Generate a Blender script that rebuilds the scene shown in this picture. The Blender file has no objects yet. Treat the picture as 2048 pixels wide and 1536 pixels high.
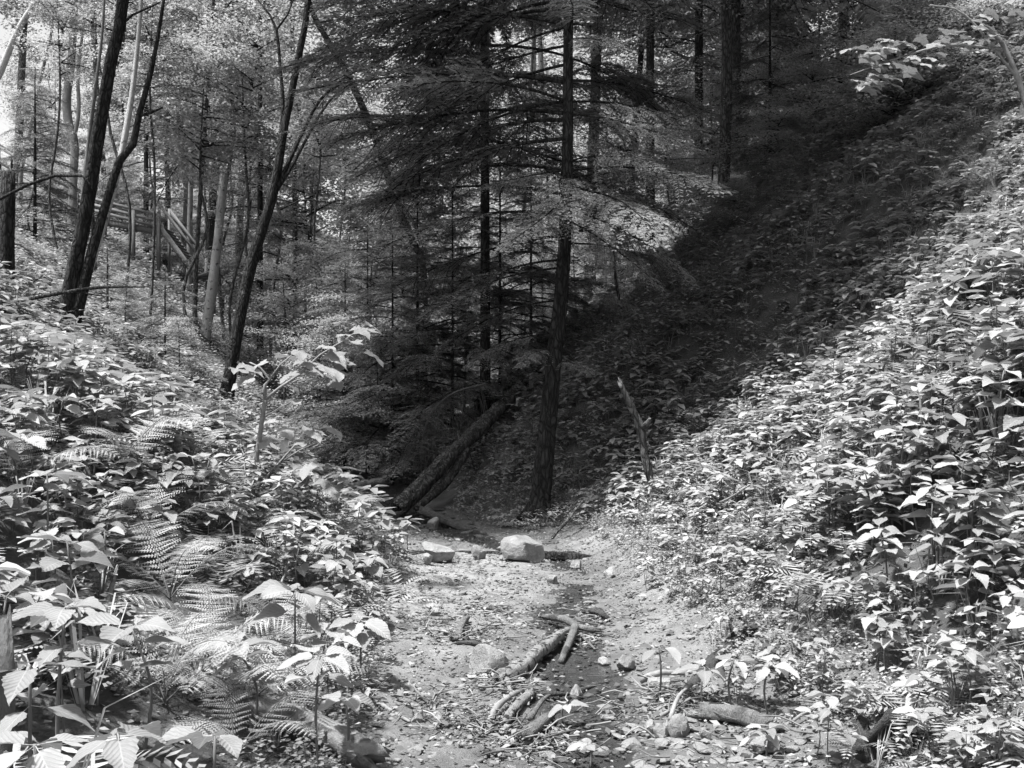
import bpy, math, random
import numpy as np
from mathutils import Vector, Matrix, Euler, noise

# ------------------------------------------------------------------ camera, sky, sun, exposure
SC = bpy.context.scene
COL = SC.collection
F = 2010.0            # focal length in photograph pixels (2048 wide)
EYE = 1.6
HOR = 790.0           # horizon row
cam_d = bpy.data.cameras.new('camera')
cam_d.sensor_width = 36.0
cam_d.lens = 36.0 * F / 2048.0
cam_d.shift_y = (HOR - 768.0) / 2048.0
cam_d.clip_start = 0.05
cam_d.clip_end = 1000.0
cam = bpy.data.objects.new('camera', cam_d)
COL.objects.link(cam)
cam.location = (0, 0, EYE)
cam.rotation_euler = (math.radians(90), 0, 0)
SC.camera = cam

SUN = Vector((-0.33, -0.13, 0.93)).normalized()
W = bpy.data.worlds.new('World')
SC.world = W
W.use_nodes = True
wn, wl = W.node_tree.nodes, W.node_tree.links
wn.clear()
sky = wn.new('ShaderNodeTexSky')
sky.sky_type = 'NISHITA'
sky.sun_disc = False
sky.sun_elevation = math.asin(SUN.z)
sky.sun_rotation = math.atan2(SUN.x, SUN.y)
sky.dust_density = 3.0
bw = wn.new('ShaderNodeRGBToBW')
bg = wn.new('ShaderNodeBackground')
bg.inputs['Strength'].default_value = 0.115
wo = wn.new('ShaderNodeOutputWorld')
wl.new(sky.outputs[0], bw.inputs[0])
wl.new(bw.outputs[0], bg.inputs[0])
wl.new(bg.outputs[0], wo.inputs[0])

sun_d = bpy.data.lights.new('sun', 'SUN')
sun_d.energy = 4.0
sun_d.angle = math.radians(4.0)
sun_d.color = (1, 1, 1)
sun = bpy.data.objects.new('sun', sun_d)
COL.objects.link(sun)
sun.location = SUN * 60
sun.rotation_euler = SUN.to_track_quat('Z', 'Y').to_euler()

SC.view_settings.view_transform = 'Standard'
SC.view_settings.look = 'None'
SC.view_settings.exposure = 1.48
SC.view_settings.gamma = 1.0
SC.render.engine = 'CYCLES'
cy = SC.cycles
cy.max_bounces = 3
cy.diffuse_bounces = 2
cy.use_adaptive_sampling = True
cy.adaptive_threshold = 0.02
cy.glossy_bounces = 2
cy.transmission_bounces = 3
cy.transparent_max_bounces = 6
cy.caustics_reflective = False
cy.caustics_refractive = False
cy.sample_clamp_indirect = 4.0
try:
    cy.use_denoising = True
    cy.denoiser = 'OPENIMAGEDENOISE'
    cy.denoising_prefilter = 'ACCURATE'
except Exception:
    pass

RNG = np.random.default_rng(7)
R = random.Random(11)


def P(px, py, Y):
    """photograph pixel + distance along the valley -> point in the place"""
    return np.array(((px - 1024.0) / F * Y, Y, EYE - (py - HOR) / F * Y))


# ------------------------------------------------------------------ materials (a monochrome place)
MATS = {}


def mat(name, lo, hi, scale=6.0, rough=0.85, bump=0.3, stretch=(1, 1, 1), transl=0.0, island=0.0, spec=0.25,
        detail=6.0, bscale=None, vein=False, objrand=0.0, patch=None, attr=None, bark=None, matte=False):
    m = bpy.data.materials.new(name)
    m.use_nodes = True
    n, l = m.node_tree.nodes, m.node_tree.links
    n.clear()
    out = n.new('ShaderNodeOutputMaterial')
    b = n.new('ShaderNodeBsdfDiffuse' if matte else 'ShaderNodeBsdfPrincipled')
    if not matte:
        b.inputs['Roughness'].default_value = rough
        b.inputs['Specular IOR Level'].default_value = spec
    tc = n.new('ShaderNodeTexCoord')
    mp = n.new('ShaderNodeMapping')
    mp.inputs['Scale'].default_value = stretch
    l.new(tc.outputs['Object'], mp.inputs[0])
    tx = n.new('ShaderNodeTexNoise')
    tx.inputs['Scale'].default_value = scale
    tx.inputs['Detail'].default_value = detail
    tx.inputs['Roughness'].default_value = 0.65
    l.new(mp.outputs[0], tx.inputs[0])
    mr = n.new('ShaderNodeMapRange')
    mr.inputs[1].default_value = 0.3
    mr.inputs[2].default_value = 0.7
    mr.inputs[3].default_value = lo
    mr.inputs[4].default_value = hi
    l.new(tx.outputs[0], mr.inputs[0])
    val = mr.outputs[0]

    def math_(op, a, bb):
        k = n.new('ShaderNodeMath')
        k.operation = op
        for i, x in enumerate((a, bb)):
            if isinstance(x, (int, float)):
                k.inputs[i].default_value = x
            elif x is not None:
                l.new(x, k.inputs[i])
        return k.outputs[0]

    if island > 0 or objrand > 0:
        if island > 0:
            g = n.new('ShaderNodeNewGeometry')
            src = g.outputs['Random Per Island']
            amt = island
        else:
            g = n.new('ShaderNodeObjectInfo')
            src = g.outputs['Random']
            amt = objrand
        f = math_('MULTIPLY_ADD', src, 2 * amt)
        f.node.inputs[2].default_value = 1 - amt
        val = math_('MULTIPLY', val, f)
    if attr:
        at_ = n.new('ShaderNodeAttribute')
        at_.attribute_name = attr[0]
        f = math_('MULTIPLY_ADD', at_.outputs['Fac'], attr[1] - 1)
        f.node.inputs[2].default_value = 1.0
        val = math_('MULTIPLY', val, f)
    if patch:
        # lichen or moss or pale flakes: (scale, threshold, tone)
        p2 = n.new('ShaderNodeTexNoise')
        p2.inputs['Scale'].default_value = patch[0]
        p2.inputs['Detail'].default_value = 5
        l.new(tc.outputs['Object'], p2.inputs[0])
        r2 = n.new('ShaderNodeMapRange')
        r2.inputs[1].default_value = patch[1]
        r2.inputs[2].default_value = patch[1] + 0.06
        l.new(p2.outputs[0], r2.inputs[0])
        mx = n.new('ShaderNodeMix')
        l.new(r2.outputs[0], mx.inputs[0])
        l.new(val, mx.inputs[2])
        mx.inputs[3].default_value = patch[2]
        val = mx.outputs[0]
    hgt = None
    plate = None
    if bark:
        # cracked plates: (cells per metre, vertical stretch)
        bm_ = n.new('ShaderNodeMapping')
        bm_.inputs['Scale'].default_value = (1, 1, bark[1])
        l.new(tc.outputs['Object'], bm_.inputs[0])
        wv_ = n.new('ShaderNodeTexNoise')
        wv_.inputs['Scale'].default_value = 7
        l.new(bm_.outputs[0], wv_.inputs[0])
        ad = n.new('ShaderNodeMix')
        ad.data_type = 'VECTOR'
        ad.inputs[0].default_value = 0.12
        l.new(bm_.outputs[0], ad.inputs[4])
        l.new(wv_.outputs[1], ad.inputs[5])
        vo = n.new('ShaderNodeTexVoronoi')
        vo.feature = 'DISTANCE_TO_EDGE'
        vo.inputs['Scale'].default_value = bark[0]
        l.new(ad.outputs[1], vo.inputs[0])
        sm = n.new('ShaderNodeMapRange')
        sm.inputs[1].default_value = 0.0
        sm.inputs[2].default_value = 0.22
        l.new(vo.outputs[0], sm.inputs[0])
        plate = sm.outputs[0]
        f = math_('MULTIPLY_ADD', plate, 0.8)
        f.node.inputs[2].default_value = 0.3
        val = math_('MULTIPLY', val, f)
    if vein:
        sp = n.new('ShaderNodeSeparateXYZ')
        l.new(tc.outputs['Generated'], sp.inputs[0])
        ax = math_('ABSOLUTE', math_('SUBTRACT', sp.outputs[0], 0.5), None)
        mid = math_('LESS_THAN', ax, 0.022)
        ph = math_('SUBTRACT', math_('MULTIPLY', sp.outputs[1], 60.0), math_('MULTIPLY', ax, 48.0))
        sv = math_('SINE', ph, None)
        svp = math_('GREATER_THAN', sv, 0.86)
        vv = math_('MAXIMUM', mid, math_('MULTIPLY', svp, 0.45))
        val = math_('MULTIPLY', val, math_('MULTIPLY_ADD', vv, 0.28))
        val.node.inputs[1].links[0].from_node.inputs[2].default_value = 1.0
        hgt = sv
    l.new(val, b.inputs['Color' if matte else 'Base Color'])
    if bump > 0:
        bt = n.new('ShaderNodeTexNoise')
        bt.inputs['Scale'].default_value = bscale or scale * 2.5
        bt.inputs['Detail'].default_value = 7
        bt.inputs['Roughness'].default_value = 0.7
        l.new(mp.outputs[0], bt.inputs[0])
        bp = n.new('ShaderNodeBump')
        bp.inputs['Strength'].default_value = bump
        bp.inputs['Distance'].default_value = 0.06 if not vein else 0.004
        if vein:
            l.new(hgt, bp.inputs['Height'])
        else:
            l.new(math_('ADD', bt.outputs[0], math_('MULTIPLY', plate, 0.5)) if plate is not None else bt.outputs[0], bp.inputs['Height'])
        l.new(bp.outputs[0], b.inputs['Normal'])
    if transl > 0:
        t = n.new('ShaderNodeBsdfTranslucent')
        l.new(val, t.inputs['Color'])
        mix = n.new('ShaderNodeMixShader')
        mix.inputs[0].default_value = transl
        l.new(b.outputs[0], mix.inputs[1])
        l.new(t.outputs[0], mix.inputs[2])
        l.new(mix.outputs[0], out.inputs[0])
    else:
        l.new(b.outputs[0], out.inputs[0])
    MATS[name] = m
    return m


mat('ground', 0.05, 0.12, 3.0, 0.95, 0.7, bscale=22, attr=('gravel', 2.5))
mat('herb_leaf', 0.23, 0.28, 3, 0.6, 0.25, transl=0.28, vein=True, objrand=0.3, spec=0.35, patch=(26, 0.68, 0.13))
mat('herb_mass', 0.23, 0.36, 1.1, 0.6, 0, transl=0.3, island=0.3, spec=0.2)
mat('herb_stem', 0.10, 0.16, 8, 0.6, 0)
mat('fern', 0.27, 0.34, 4, 0.55, 0, transl=0.3, island=0.22)
mat('tree_leaf', 0.30, 0.40, 1.5, 0.5, 0, transl=0.52, island=0.35, matte=True)
mat('hemlock_needle', 0.20, 0.27, 2, 0.5, 0, transl=0.25, island=0.3, matte=True)
mat('maple_leaf', 0.22, 0.27, 8, 0.5, 0.2, transl=0.28, objrand=0.15, spec=0.35)
mat('bark_dark', 0.02, 0.065, 16, 0.92, 0.9, stretch=(1, 1, 0.4), bscale=34, patch=(2.6, 0.62, 0.12), bark=(22, .28))
mat('bark_mid', 0.07, 0.17, 16, 0.92, 0.9, stretch=(1, 1, 0.4), bscale=34, bark=(20, .28), patch=(3.0, 0.56, 0.17))
mat('bark_grey', 0.12, 0.2, 10, 0.85, 0.5, stretch=(1, 1, 0.4), bscale=26, patch=(2.4, 0.58, 0.09))
mat('bark_pale', 0.34, 0.5, 16, 0.8, 0.5, stretch=(1, 1, 0.6), bscale=40, patch=(7, 0.6, 0.1))
mat('smooth_bark', 0.15, 0.26, 14, 0.85, 0.5, bscale=40, patch=(9, 0.62, 0.09))
mat('birch', 0.15, 0.30, 30, 0.8, 0.7, stretch=(1, 1, 1), bscale=60, patch=(22, 0.54, 0.03))
mat('dead_wood', 0.10, 0.2, 14, 0.9, 0.8, stretch=(1, 1, 0.25), bscale=34, patch=(4, 0.6, 0.06))
mat('wet_wood', 0.03, 0.09, 14, 0.7, 0.8, bscale=34)
mat('twig', 0.14, 0.26, 20, 0.8, 0.2)
mat('stone', 0.15, 0.27, 7, 0.85, 0.5, bscale=34, patch=(5, 0.62, 0.14))
mat('wet_stone', 0.03, 0.08, 7, 0.5, 0.5, bscale=34, spec=0.5)
mat('pale_stone', 0.19, 0.33, 9, 0.88, 0.6, bscale=40, patch=(8, 0.62, 0.13))
mat('pebble', 0.07, 0.20, 2.0, 0.8, 0.0, island=0.55)
mat('litter', 0.10, 0.2, 4, 0.8, 0.0, island=0.6)
mat('board', 0.10, 0.18, 3, 0.9, 0.4, stretch=(1, 1, 6), bscale=20, objrand=0.15)

# stream water: clear, dark, lightly rippled
wm = bpy.data.materials.new('water')
wm.use_nodes = True
n, l = wm.node_tree.nodes, wm.node_tree.links
n.clear()
o_ = n.new('ShaderNodeOutputMaterial')
tr = n.new('ShaderNodeBsdfTransparent')
tr.inputs[0].default_value = (0.72, 0.72, 0.72, 1)
gl = n.new('ShaderNodeBsdfGlossy')
gl.inputs['Roughness'].default_value = 0.06
fr = n.new('ShaderNodeFresnel')
fr.inputs[0].default_value = 1.33
nz = n.new('ShaderNodeTexNoise')
nz.inputs['Scale'].default_value = 14
nz.inputs['Detail'].default_value = 3
bp = n.new('ShaderNodeBump')
bp.inputs['Strength'].default_value = 0.35
bp.inputs['Distance'].default_value = 0.02
tcc = n.new('ShaderNodeTexCoord')
l.new(tcc.outputs['Object'], nz.inputs[0])
l.new(nz.outputs[0], bp.inputs['Height'])
l.new(bp.outputs[0], gl.inputs['Normal'])
l.new(bp.outputs[0], fr.inputs['Normal'])
mx = n.new('ShaderNodeMixShader')
l.new(fr.outputs[0], mx.inputs[0])
l.new(tr.outputs[0], mx.inputs[1])
l.new(gl.outputs[0], mx.inputs[2])
l.new(mx.outputs[0], o_.inputs[0])
MATS['water'] = wm


# ------------------------------------------------------------------ mesh helpers
class MB:
    def __init__(s):
        s.v, s.q, s.t, s.qm, s.tm, s.n = [], [], [], [], [], 0

    def add(s, v, quads=None, tris=None, m=0):
        v = np.asarray(v, float).reshape(-1, 3)
        if quads is not None and len(quads):
            q = np.asarray(quads, int).reshape(-1, 4) + s.n
            s.q.append(q)
            s.qm.append(np.full(len(q), m))
        if tris is not None and len(tris):
            t = np.asarray(tris, int).reshape(-1, 3) + s.n
            s.t.append(t)
            s.tm.append(np.full(len(t), m))
        s.v.append(v)
        s.n += len(v)

    def arrays(s):
        v = np.concatenate(s.v)
        q = np.concatenate(s.q) if s.q else np.zeros((0, 4), int)
        t = np.concatenate(s.t) if s.t else np.zeros((0, 3), int)
        qm = np.concatenate(s.qm) if s.qm else np.zeros(0, int)
        tm = np.concatenate(s.tm) if s.tm else np.zeros(0, int)
        return v, q, t, qm, tm

    def mesh(s, name, mats, smooth=True):
        v, q, t, qm, tm = s.arrays()
        return raw_mesh(name, v, q, t, qm, tm, mats, smooth)

    def box(s, c, size, rot=None, m=0):
        x, y, z = np.array(size) / 2.0
        v = np.array([(-x, -y, -z), (x, -y, -z), (x, y, -z), (-x, y, -z), (-x, -y, z), (x, -y, z), (x, y, z), (-x, y, z)])
        if rot is not None:
            v = v @ np.array(rot).T
        s.add(v + np.array(c), [(0, 3, 2, 1), (4, 5, 6, 7), (0, 1, 5, 4), (1, 2, 6, 5), (2, 3, 7, 6), (3, 0, 4, 7)], m=m)

    def tube(s, pts, rad, sides=8, m=0, rough=0.0, ridge=0.0, seed=0, step=None, cap=True):
        pts = np.asarray(pts, float)
        rad = np.asarray(rad, float) if np.ndim(rad) else np.full(len(pts), float(rad))
        pts, rad = resample(pts, rad, step)
        N = len(pts)
        tan = np.gradient(pts, axis=0)
        tan /= np.linalg.norm(tan, axis=1)[:, None] + 1e-9
        up = np.array((1.0, 0, 0)) if abs(tan[0][0]) < 0.8 else np.array((0, 1.0, 0))
        rg = np.random.default_rng(abs(int(seed)) + 5)
        ang = np.arange(sides) * 2 * math.pi / sides
        rid = 1 + ridge * rg.uniform(-1, 1, sides)
        vs = np.zeros((N, sides, 3))
        a = np.cross(tan[0], up)
        a /= np.linalg.norm(a)
        for i in range(N):
            a = a - tan[i] * np.dot(a, tan[i])
            a /= np.linalg.norm(a) + 1e-9
            b = np.cross(tan[i], a)
            if ridge and i % 4 == 0:
                rid = np.clip(rid + ridge * 0.5 * rg.uniform(-1, 1, sides), 1 - ridge, 1 + ridge)
            r = rad[i] * rid * (1 + rough * rg.uniform(-1, 1, sides))
            vs[i] = pts[i] + np.outer(np.cos(ang) * r, a) + np.outer(np.sin(ang) * r, b)
        idx = np.arange(N * sides).reshape(N, sides)
        q = np.stack([idx[:-1], np.roll(idx[:-1], -1, 1), np.roll(idx[1:], -1, 1), idx[1:]], -1).reshape(-1, 4)
        v = vs.reshape(-1, 3)
        tris = []
        if cap:
            v = np.concatenate([v, pts[:1], pts[-1:]])
            c0, c1 = N * sides, N * sides + 1
            for k in range(sides):
                tris.append((c0, idx[0, (k + 1) % sides], idx[0, k]))
                tris.append((c1, idx[-1, k], idx[-1, (k + 1) % sides]))
        s.add(v, q, tris, m)


def resample(pts, rad, step=None):
    if len(pts) < 3 and step is None:
        return pts, rad
    n = len(pts)
    ext = np.vstack([2 * pts[0] - pts[1], pts, 2 * pts[-1] - pts[-2]])
    op, orr = [], []
    for i in range(n - 1):
        p0, p1, p2, p3 = ext[i:i + 4]
        seg = np.linalg.norm(p2 - p1)
        k = max(1, int(seg / step)) if step else 4
        for j in range(k):
            t = j / k
            op.append(0.5 * (2 * p1 + (p2 - p0) * t + (2 * p0 - 5 * p1 + 4 * p2 - p3) * t * t + (3 * p1 - p0 - 3 * p2 + p3) * t ** 3))
            orr.append(rad[i] * (1 - t) + rad[i + 1] * t)
    op.append(pts[-1])
    orr.append(rad[-1])
    return np.array(op), np.array(orr)


def raw_mesh(name, v, q, t, qm, tm, mats, smooth=True):
    me = bpy.data.meshes.new(name)
    loops = np.concatenate([q.ravel(), t.ravel()]).astype(np.int32)
    starts = np.concatenate([np.arange(len(q)) * 4, len(q) * 4 + np.arange(len(t)) * 3]).astype(np.int32)
    me.vertices.add(len(v))
    me.vertices.foreach_set('co', np.asarray(v, np.float32).ravel())
    me.loops.add(len(loops))
    me.loops.foreach_set('vertex_index', loops)
    me.polygons.add(len(starts))
    me.polygons.foreach_set('loop_start', starts)
    me.polygons.foreach_set('material_index', np.concatenate([qm, tm]).astype(np.int32))
    for x in mats:
        me.materials.append(MATS[x])
    me.update(calc_edges=True)
    if smooth:
        me.polygons.foreach_set('use_smooth', np.ones(len(starts), bool))
    return me


def link(name, data, parent=None, loc=(0, 0, 0), rot=(0, 0, 0), scale=1.0):
    o = bpy.data.objects.new(name, data)
    COL.objects.link(o)
    o.location = loc
    o.rotation_euler = rot
    o.scale = (scale,) * 3 if np.ndim(scale) == 0 else scale
    if parent is not None:
        o.parent = parent
    return o


def tag(o, label, cat=None, group=None, kind=None):
    o['label'] = label
    if cat:
        o['category'] = cat
    if group:
        o['group'] = group
    if kind:
        o['kind'] = kind
    return o


def rz(a):
    c, s = math.cos(a), math.sin(a)
    return np.array(((c, -s, 0), (s, c, 0), (0, 0, 1)))


def euler_np(rx, ry, rzz):
    return np.array(Euler((rx, ry, rzz)).to_matrix())


def kites(p, d, nrm, L, Wd, fold=0.0):
    """flat leaf or needle-twig shapes: base p, direction d, normal nrm"""
    p, d, nrm = (np.asarray(x, float) for x in (p, d, nrm))
    L = np.asarray(L, float)[:, None]
    Wd = np.asarray(Wd, float)[:, None]
    d = d / (np.linalg.norm(d, axis=1)[:, None] + 1e-9)
    s = np.cross(d, nrm)
    s /= np.linalg.norm(s, axis=1)[:, None] + 1e-9
    u = np.cross(s, d)
    v = np.stack([p, p + d * L * 0.45 + s * Wd * 0.5 + u * Wd * fold, p + d * L, p + d * L * 0.45 - s * Wd * 0.5 + u * Wd * fold], 1)
    q = np.arange(len(p) * 4).reshape(-1, 4)
    return v.reshape(-1, 3), q


# ------------------------------------------------------------------ terrain
LY = [-40, 2, 4, 7, 9.5, 12, 16.5, 20, 30, 45, 70, 260]
LX = [-0.55, -0.6, -0.75, -0.95, -1.1, -1.7, -3.0, -3.6, -4.6, -5.2, -6, -6]
RY = [-40, 3, 4.3, 5.5, 7, 9.5, 11, 12.4, 14, 16.5, 20, 30, 45, 260]
RX = [2.2, 2.0, 1.75, 1.4, 1.15, 1.05, 0.9, 0.5, -0.55, -1.5, -2.0, -2.6, -3, -3]
SY = [-5, 3, 4.3, 5.5, 6.5, 7.5, 9, 10, 11.2, 12.5, 14, 17, 22, 30]
SX = [0.3, 0.32, 0.36, 0.36, 0.34, 0.46, 0.74, 0.5, -0.45, -0.95, -1.6, -2.4, -2.9, -3.6]


def softp(d, w):
    return w * np.logaddexp(0, d / w)


def base_h(x, y):
    x = np.asarray(x, float)
    y = np.asarray(y, float)
    xl = np.interp(y, LY, LX)
    xr = np.interp(y, RY, RX)
    w = 0.22
    hl = (0.54 + 0.09 * np.clip((y - 11) / 6, 0, 1)) * softp(xl - x, w)
    hr = 0.83 * softp(x - xr, w)
    hl = hl - 0.9 * softp(hl - 13.0, 1.5)
    hr = hr - 0.75 * softp(hr - 15.0, 1.5)
    sx = np.interp(y, SY, SX) + .07 * np.sin(y * 2.3) + .04 * np.sin(y * 5.7 + 1)
    carve = 0.06 * np.exp(-((x - sx) / 0.34) ** 2)
    up = 0.16 * np.clip(y - 52, 0, 70)
    return hl + hr - carve + up


def wob(x, y):
    """natural unevenness, vectorised sums of sines plus value noise is enough at this scale"""
    x = np.asarray(x, float)
    y = np.asarray(y, float)
    r = 0
    for a, f, ph in ((0.13, 0.55, 0.3), (0.085, 1.3, 1.7), (0.035, 2.9, 4.1), (0.018, 6.1, 2.2)):
        r = r + a * (np.sin(f * (x * 1.1 + y * 0.6) + ph + 1.3 * np.sin(f * 0.7 * y + ph)) * np.cos(f * (y * 1.05 - x * 0.5) + 2 * ph))
    xl = np.interp(y, LY, LX)
    xr = np.interp(y, RY, RX)
    side = np.clip(np.maximum(xl - x, x - xr) / 1.2 + 0.15, 0.15, 2.2)
    return r * side


def H(x, y):
    return base_h(x, y) + wob(x, y)


def Hs(x, y):
    return float(H(x, y))


def G(px, py, lo=1.2, hi=160):
    """the ground point seen at a photograph pixel"""
    ys = np.geomspace(lo, hi, 5000)
    xs = (px - 1024.0) / F * ys
    zs = EYE - (py - HOR) / F * ys
    d = zs - H(xs, ys)
    k = np.argmax(d < 0) if (d < 0).any() else len(ys) - 1
    return np.array((xs[k], ys[k], Hs(xs[k], ys[k])))


xs = np.concatenate([np.linspace(-140, -30, 12)[:-1], np.linspace(-30, -6, 50)[:-1], np.linspace(-6, -2, 50)[:-1],
                     np.linspace(-2, 2.4, 120)[:-1], np.linspace(2.4, 8, 66)[:-1], np.linspace(8, 30, 46)[:-1], np.linspace(30, 140, 12)])
ys = np.concatenate([np.linspace(-30, 0, 8)[:-1], np.linspace(0, 2.5, 20)[:-1], np.linspace(2.5, 13, 240)[:-1], np.linspace(13, 24, 80)[:-1],
                     np.linspace(24, 60, 70)[:-1], np.linspace(60, 240, 30)])
gx, gy = np.meshgrid(xs, ys)
gz = H(gx, gy)
near = (gy < 14) & (gy > 2) & (abs(gx) < 3)
fx, fy = gx[near], gy[near]
fine = np.array([noise.fractal(Vector((a * 5, b * 5, 0)), 1.0, 2.0, 4) for a, b in zip(fx, fy)])
gz[near] += 0.016 * fine
bedmask = (gx > np.interp(gy, LY, LX)) & (gx < np.interp(gy, RY, RX))
nx, ny = len(xs), len(ys)
ii = np.arange(nx * ny).reshape(ny, nx)
quads = np.stack([ii[:-1, :-1], ii[:-1, 1:], ii[1:, 1:], ii[1:, :-1]], -1).reshape(-1, 4)
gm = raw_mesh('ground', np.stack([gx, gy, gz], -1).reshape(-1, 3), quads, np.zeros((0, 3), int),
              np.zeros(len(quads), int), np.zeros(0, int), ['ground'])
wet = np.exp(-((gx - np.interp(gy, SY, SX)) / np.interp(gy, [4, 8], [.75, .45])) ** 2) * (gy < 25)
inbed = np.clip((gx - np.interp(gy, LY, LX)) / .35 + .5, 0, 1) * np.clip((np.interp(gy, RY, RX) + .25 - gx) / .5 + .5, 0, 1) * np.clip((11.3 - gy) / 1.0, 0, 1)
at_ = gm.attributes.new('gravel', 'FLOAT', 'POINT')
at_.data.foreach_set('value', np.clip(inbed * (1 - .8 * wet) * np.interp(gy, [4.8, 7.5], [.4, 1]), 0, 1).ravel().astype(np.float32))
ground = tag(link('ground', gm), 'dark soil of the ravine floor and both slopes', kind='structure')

# water ribbon lying in the carved channel
wy = np.concatenate([np.linspace(1.5, 10.2, 80), np.linspace(10.3, 20, 50)])
wx = np.interp(wy, SY, SX)
wv = []
for k in range(7):
    off = (k / 6 - 0.5) * 2 * 0.62
    wv.append(np.stack([wx + off, wy, np.where(wy < 10.25, -0.03, -0.026) + 0 * wy], -1))
wv = np.stack(wv, 1)
wi = np.arange(len(wy) * 7).reshape(-1, 7)
wq = np.stack([wi[:-1, :-1], wi[:-1, 1:], wi[1:, 1:], wi[1:, :-1]], -1).reshape(-1, 4)
stream = link('stream', raw_mesh('stream', wv.reshape(-1, 3), wq, np.zeros((0, 3), int), np.zeros(len(wq), int), np.zeros(0, int), ['water']))
tag(stream, 'shallow clear stream trickling down the ravine bed', kind='structure')


# ------------------------------------------------------------------ foliage building blocks
def broad_leaf(serr, stations, seed):
    """one ovate pointed leaf of length 1 along +Y with a short stalk, folded along the midrib and drooping"""
    rg = np.random.default_rng(seed)
    t = np.linspace(0, 1, stations)
    wid = rg.uniform(.24, .33) * np.sin(math.pi * t ** 0.72) ** 0.85 * (1 - 0.25 * t)
    wid[0] = 0.01
    wid[-1] = 0.003
    droop = rg.uniform(0.04, 0.26)
    mb = MB()
    mid = np.stack([0 * t, 0.18 + 0.82 * t, -droop * t ** 2], -1)
    tilt = rg.uniform(.12, .5)
    e = np.where(np.arange(stations) % 2 == 0, 1 - serr, 1 + serr)
    lf = mid + np.stack([-wid * e, -0.02 * (e - 1), wid * tilt - 0.03 * np.sin(t * 9 + seed)], -1)
    rt = mid + np.stack([wid * e, -0.02 * (e - 1), wid * tilt + 0.03 * np.sin(t * 8 + seed)], -1)
    v = np.concatenate([mid, lf, rt])
    n_ = stations
    q = []
    for i in range(n_ - 1):
        q.append((n_ + i, i, i + 1, n_ + i + 1))
        q.append((i, 2 * n_ + i, 2 * n_ + i + 1, i + 1))
    mb.add(v, q)
    mb.add([(-0.008, 0, 0), (0.008, 0, 0), (0.008, 0.19, 0), (-0.008, 0.19, 0)], [(0, 1, 2, 3)])
    return mb


LEAF_NEAR = [broad_leaf(0.07, 15, s).mesh('leaf', ['herb_leaf']) for s in range(6)]
LEAF_MID = [broad_leaf(0.0, 5, s).arrays() for s in range(3)]


def far_leaf():
    v = np.array([(0, 0.1, 0), (0.27, 0.52, 0.05), (0, 1, -0.14), (-0.27, 0.52, 0.05)])
    return v, np.array([(0, 1, 2, 3)]), np.zeros((0, 3), int), np.zeros(1, int), np.zeros(0, int)


def layout(seed):
    rg = random.Random(seed)
    h = rg.uniform(0.26, 0.5)
    lv = []
    a0 = rg.uniform(0, 6.28)
    k = rg.choice((4, 5, 5, 6))
    for i in range(k):
        a = a0 + i * 2 * math.pi / k + rg.uniform(-0.3, 0.3)
        lv.append((h, a, math.radians(rg.uniform(-16, 14)), rg.uniform(-0.3, 0.3), rg.uniform(0.115, 0.185)))
    for hh in (0.84, 0.66):
        if hh < 0.7 and rg.random() < 0.35:
            continue
        a1 = rg.uniform(0, 6.28)
        for i in range(3 if hh > .7 else 2):
            lv.append((h * hh, a1 + i * (2.1 if hh > .7 else math.pi) + rg.uniform(-0.4, 0.4), math.radians(rg.uniform(-15, 18)), rg.uniform(-0.3, 0.3), rg.uniform(0.13, 0.20)))
    return h, lv, (rg.uniform(-0.05, 0.05), rg.uniform(-0.05, 0.05))


LAYOUTS = [layout(s) for s in range(12)]
STEMS = []
for h, lv, bend in LAYOUTS:
    mb = MB()
    mb.tube([(0, 0, -0.05), (bend[0], bend[1], h * 0.5), (0, 0, h)], [0.006, 0.005, 0.0035], 5)
    STEMS.append(mb.mesh('stem', ['herb_stem']))


def mid_leaf(seed):
    rr = np.random.default_rng(seed)
    w1, w2, d = rr.uniform(.24, .3), rr.uniform(.16, .22), rr.uniform(.08, .3)
    v = np.array([(0, .1, 0), (w1, .42, .06 - .2 * d), (w2, .72, .04 - .5 * d), (0, 1, -d), (-w2, .72, .04 - .5 * d), (-w1, .42, .06 - .2 * d)])
    return v, np.array([(0, 1, 2, 3), (0, 3, 4, 5)]), np.zeros((0, 3), int), np.zeros(2, int), np.zeros(0, int)


def plant_arrays(i, lod):
    """a whole herb as one small mesh, for the uncountable mass"""
    h, lv, bend = LAYOUTS[i]
    mb = MB()
    mb.tube([(0, 0, -0.05), (bend[0], bend[1], h * 0.5), (0, 0, h)], [0.006, 0.005, 0.0035], 3, m=1, step=1.0, cap=False)
    for j, (z, a, pit, roll, ln) in enumerate(lv):
        v, q, t, qm, tm = LEAF_MID[j % 3] if lod == 0 else (mid_leaf(j % 5) if lod == 1 else far_leaf())
        M = euler_np(pit, roll, a)
        mb.add((v * ln) @ M.T + np.array((0, 0, z)), q, t)
    return mb.arrays()


def filler_arrays(seed):
    """low plant of many small leaves"""
    rr = np.random.default_rng(seed)
    k = 20
    h = rr.uniform(.1, .3)
    pos = np.stack([rr.normal(0, .09, k), rr.normal(0, .09, k), h * rr.uniform(.35, 1.05, k)], -1)
    a = rr.uniform(0, 6.28, k)
    v, q = kites(pos, np.stack([np.cos(a), np.sin(a), rr.uniform(-.5, .25, k)], -1), np.stack([rr.normal(0, .35, k), rr.normal(0, .35, k), np.ones(k)], -1),
                 rr.uniform(.045, .09, k), rr.uniform(.03, .05, k), .1)
    mb = MB()
    mb.add(v, q)
    for i in range(4):
        mb.tube([(0, 0, -.03), tuple(pos[i])], [.003, .002], 3, m=1, cap=False)
    return mb.arrays()


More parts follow.
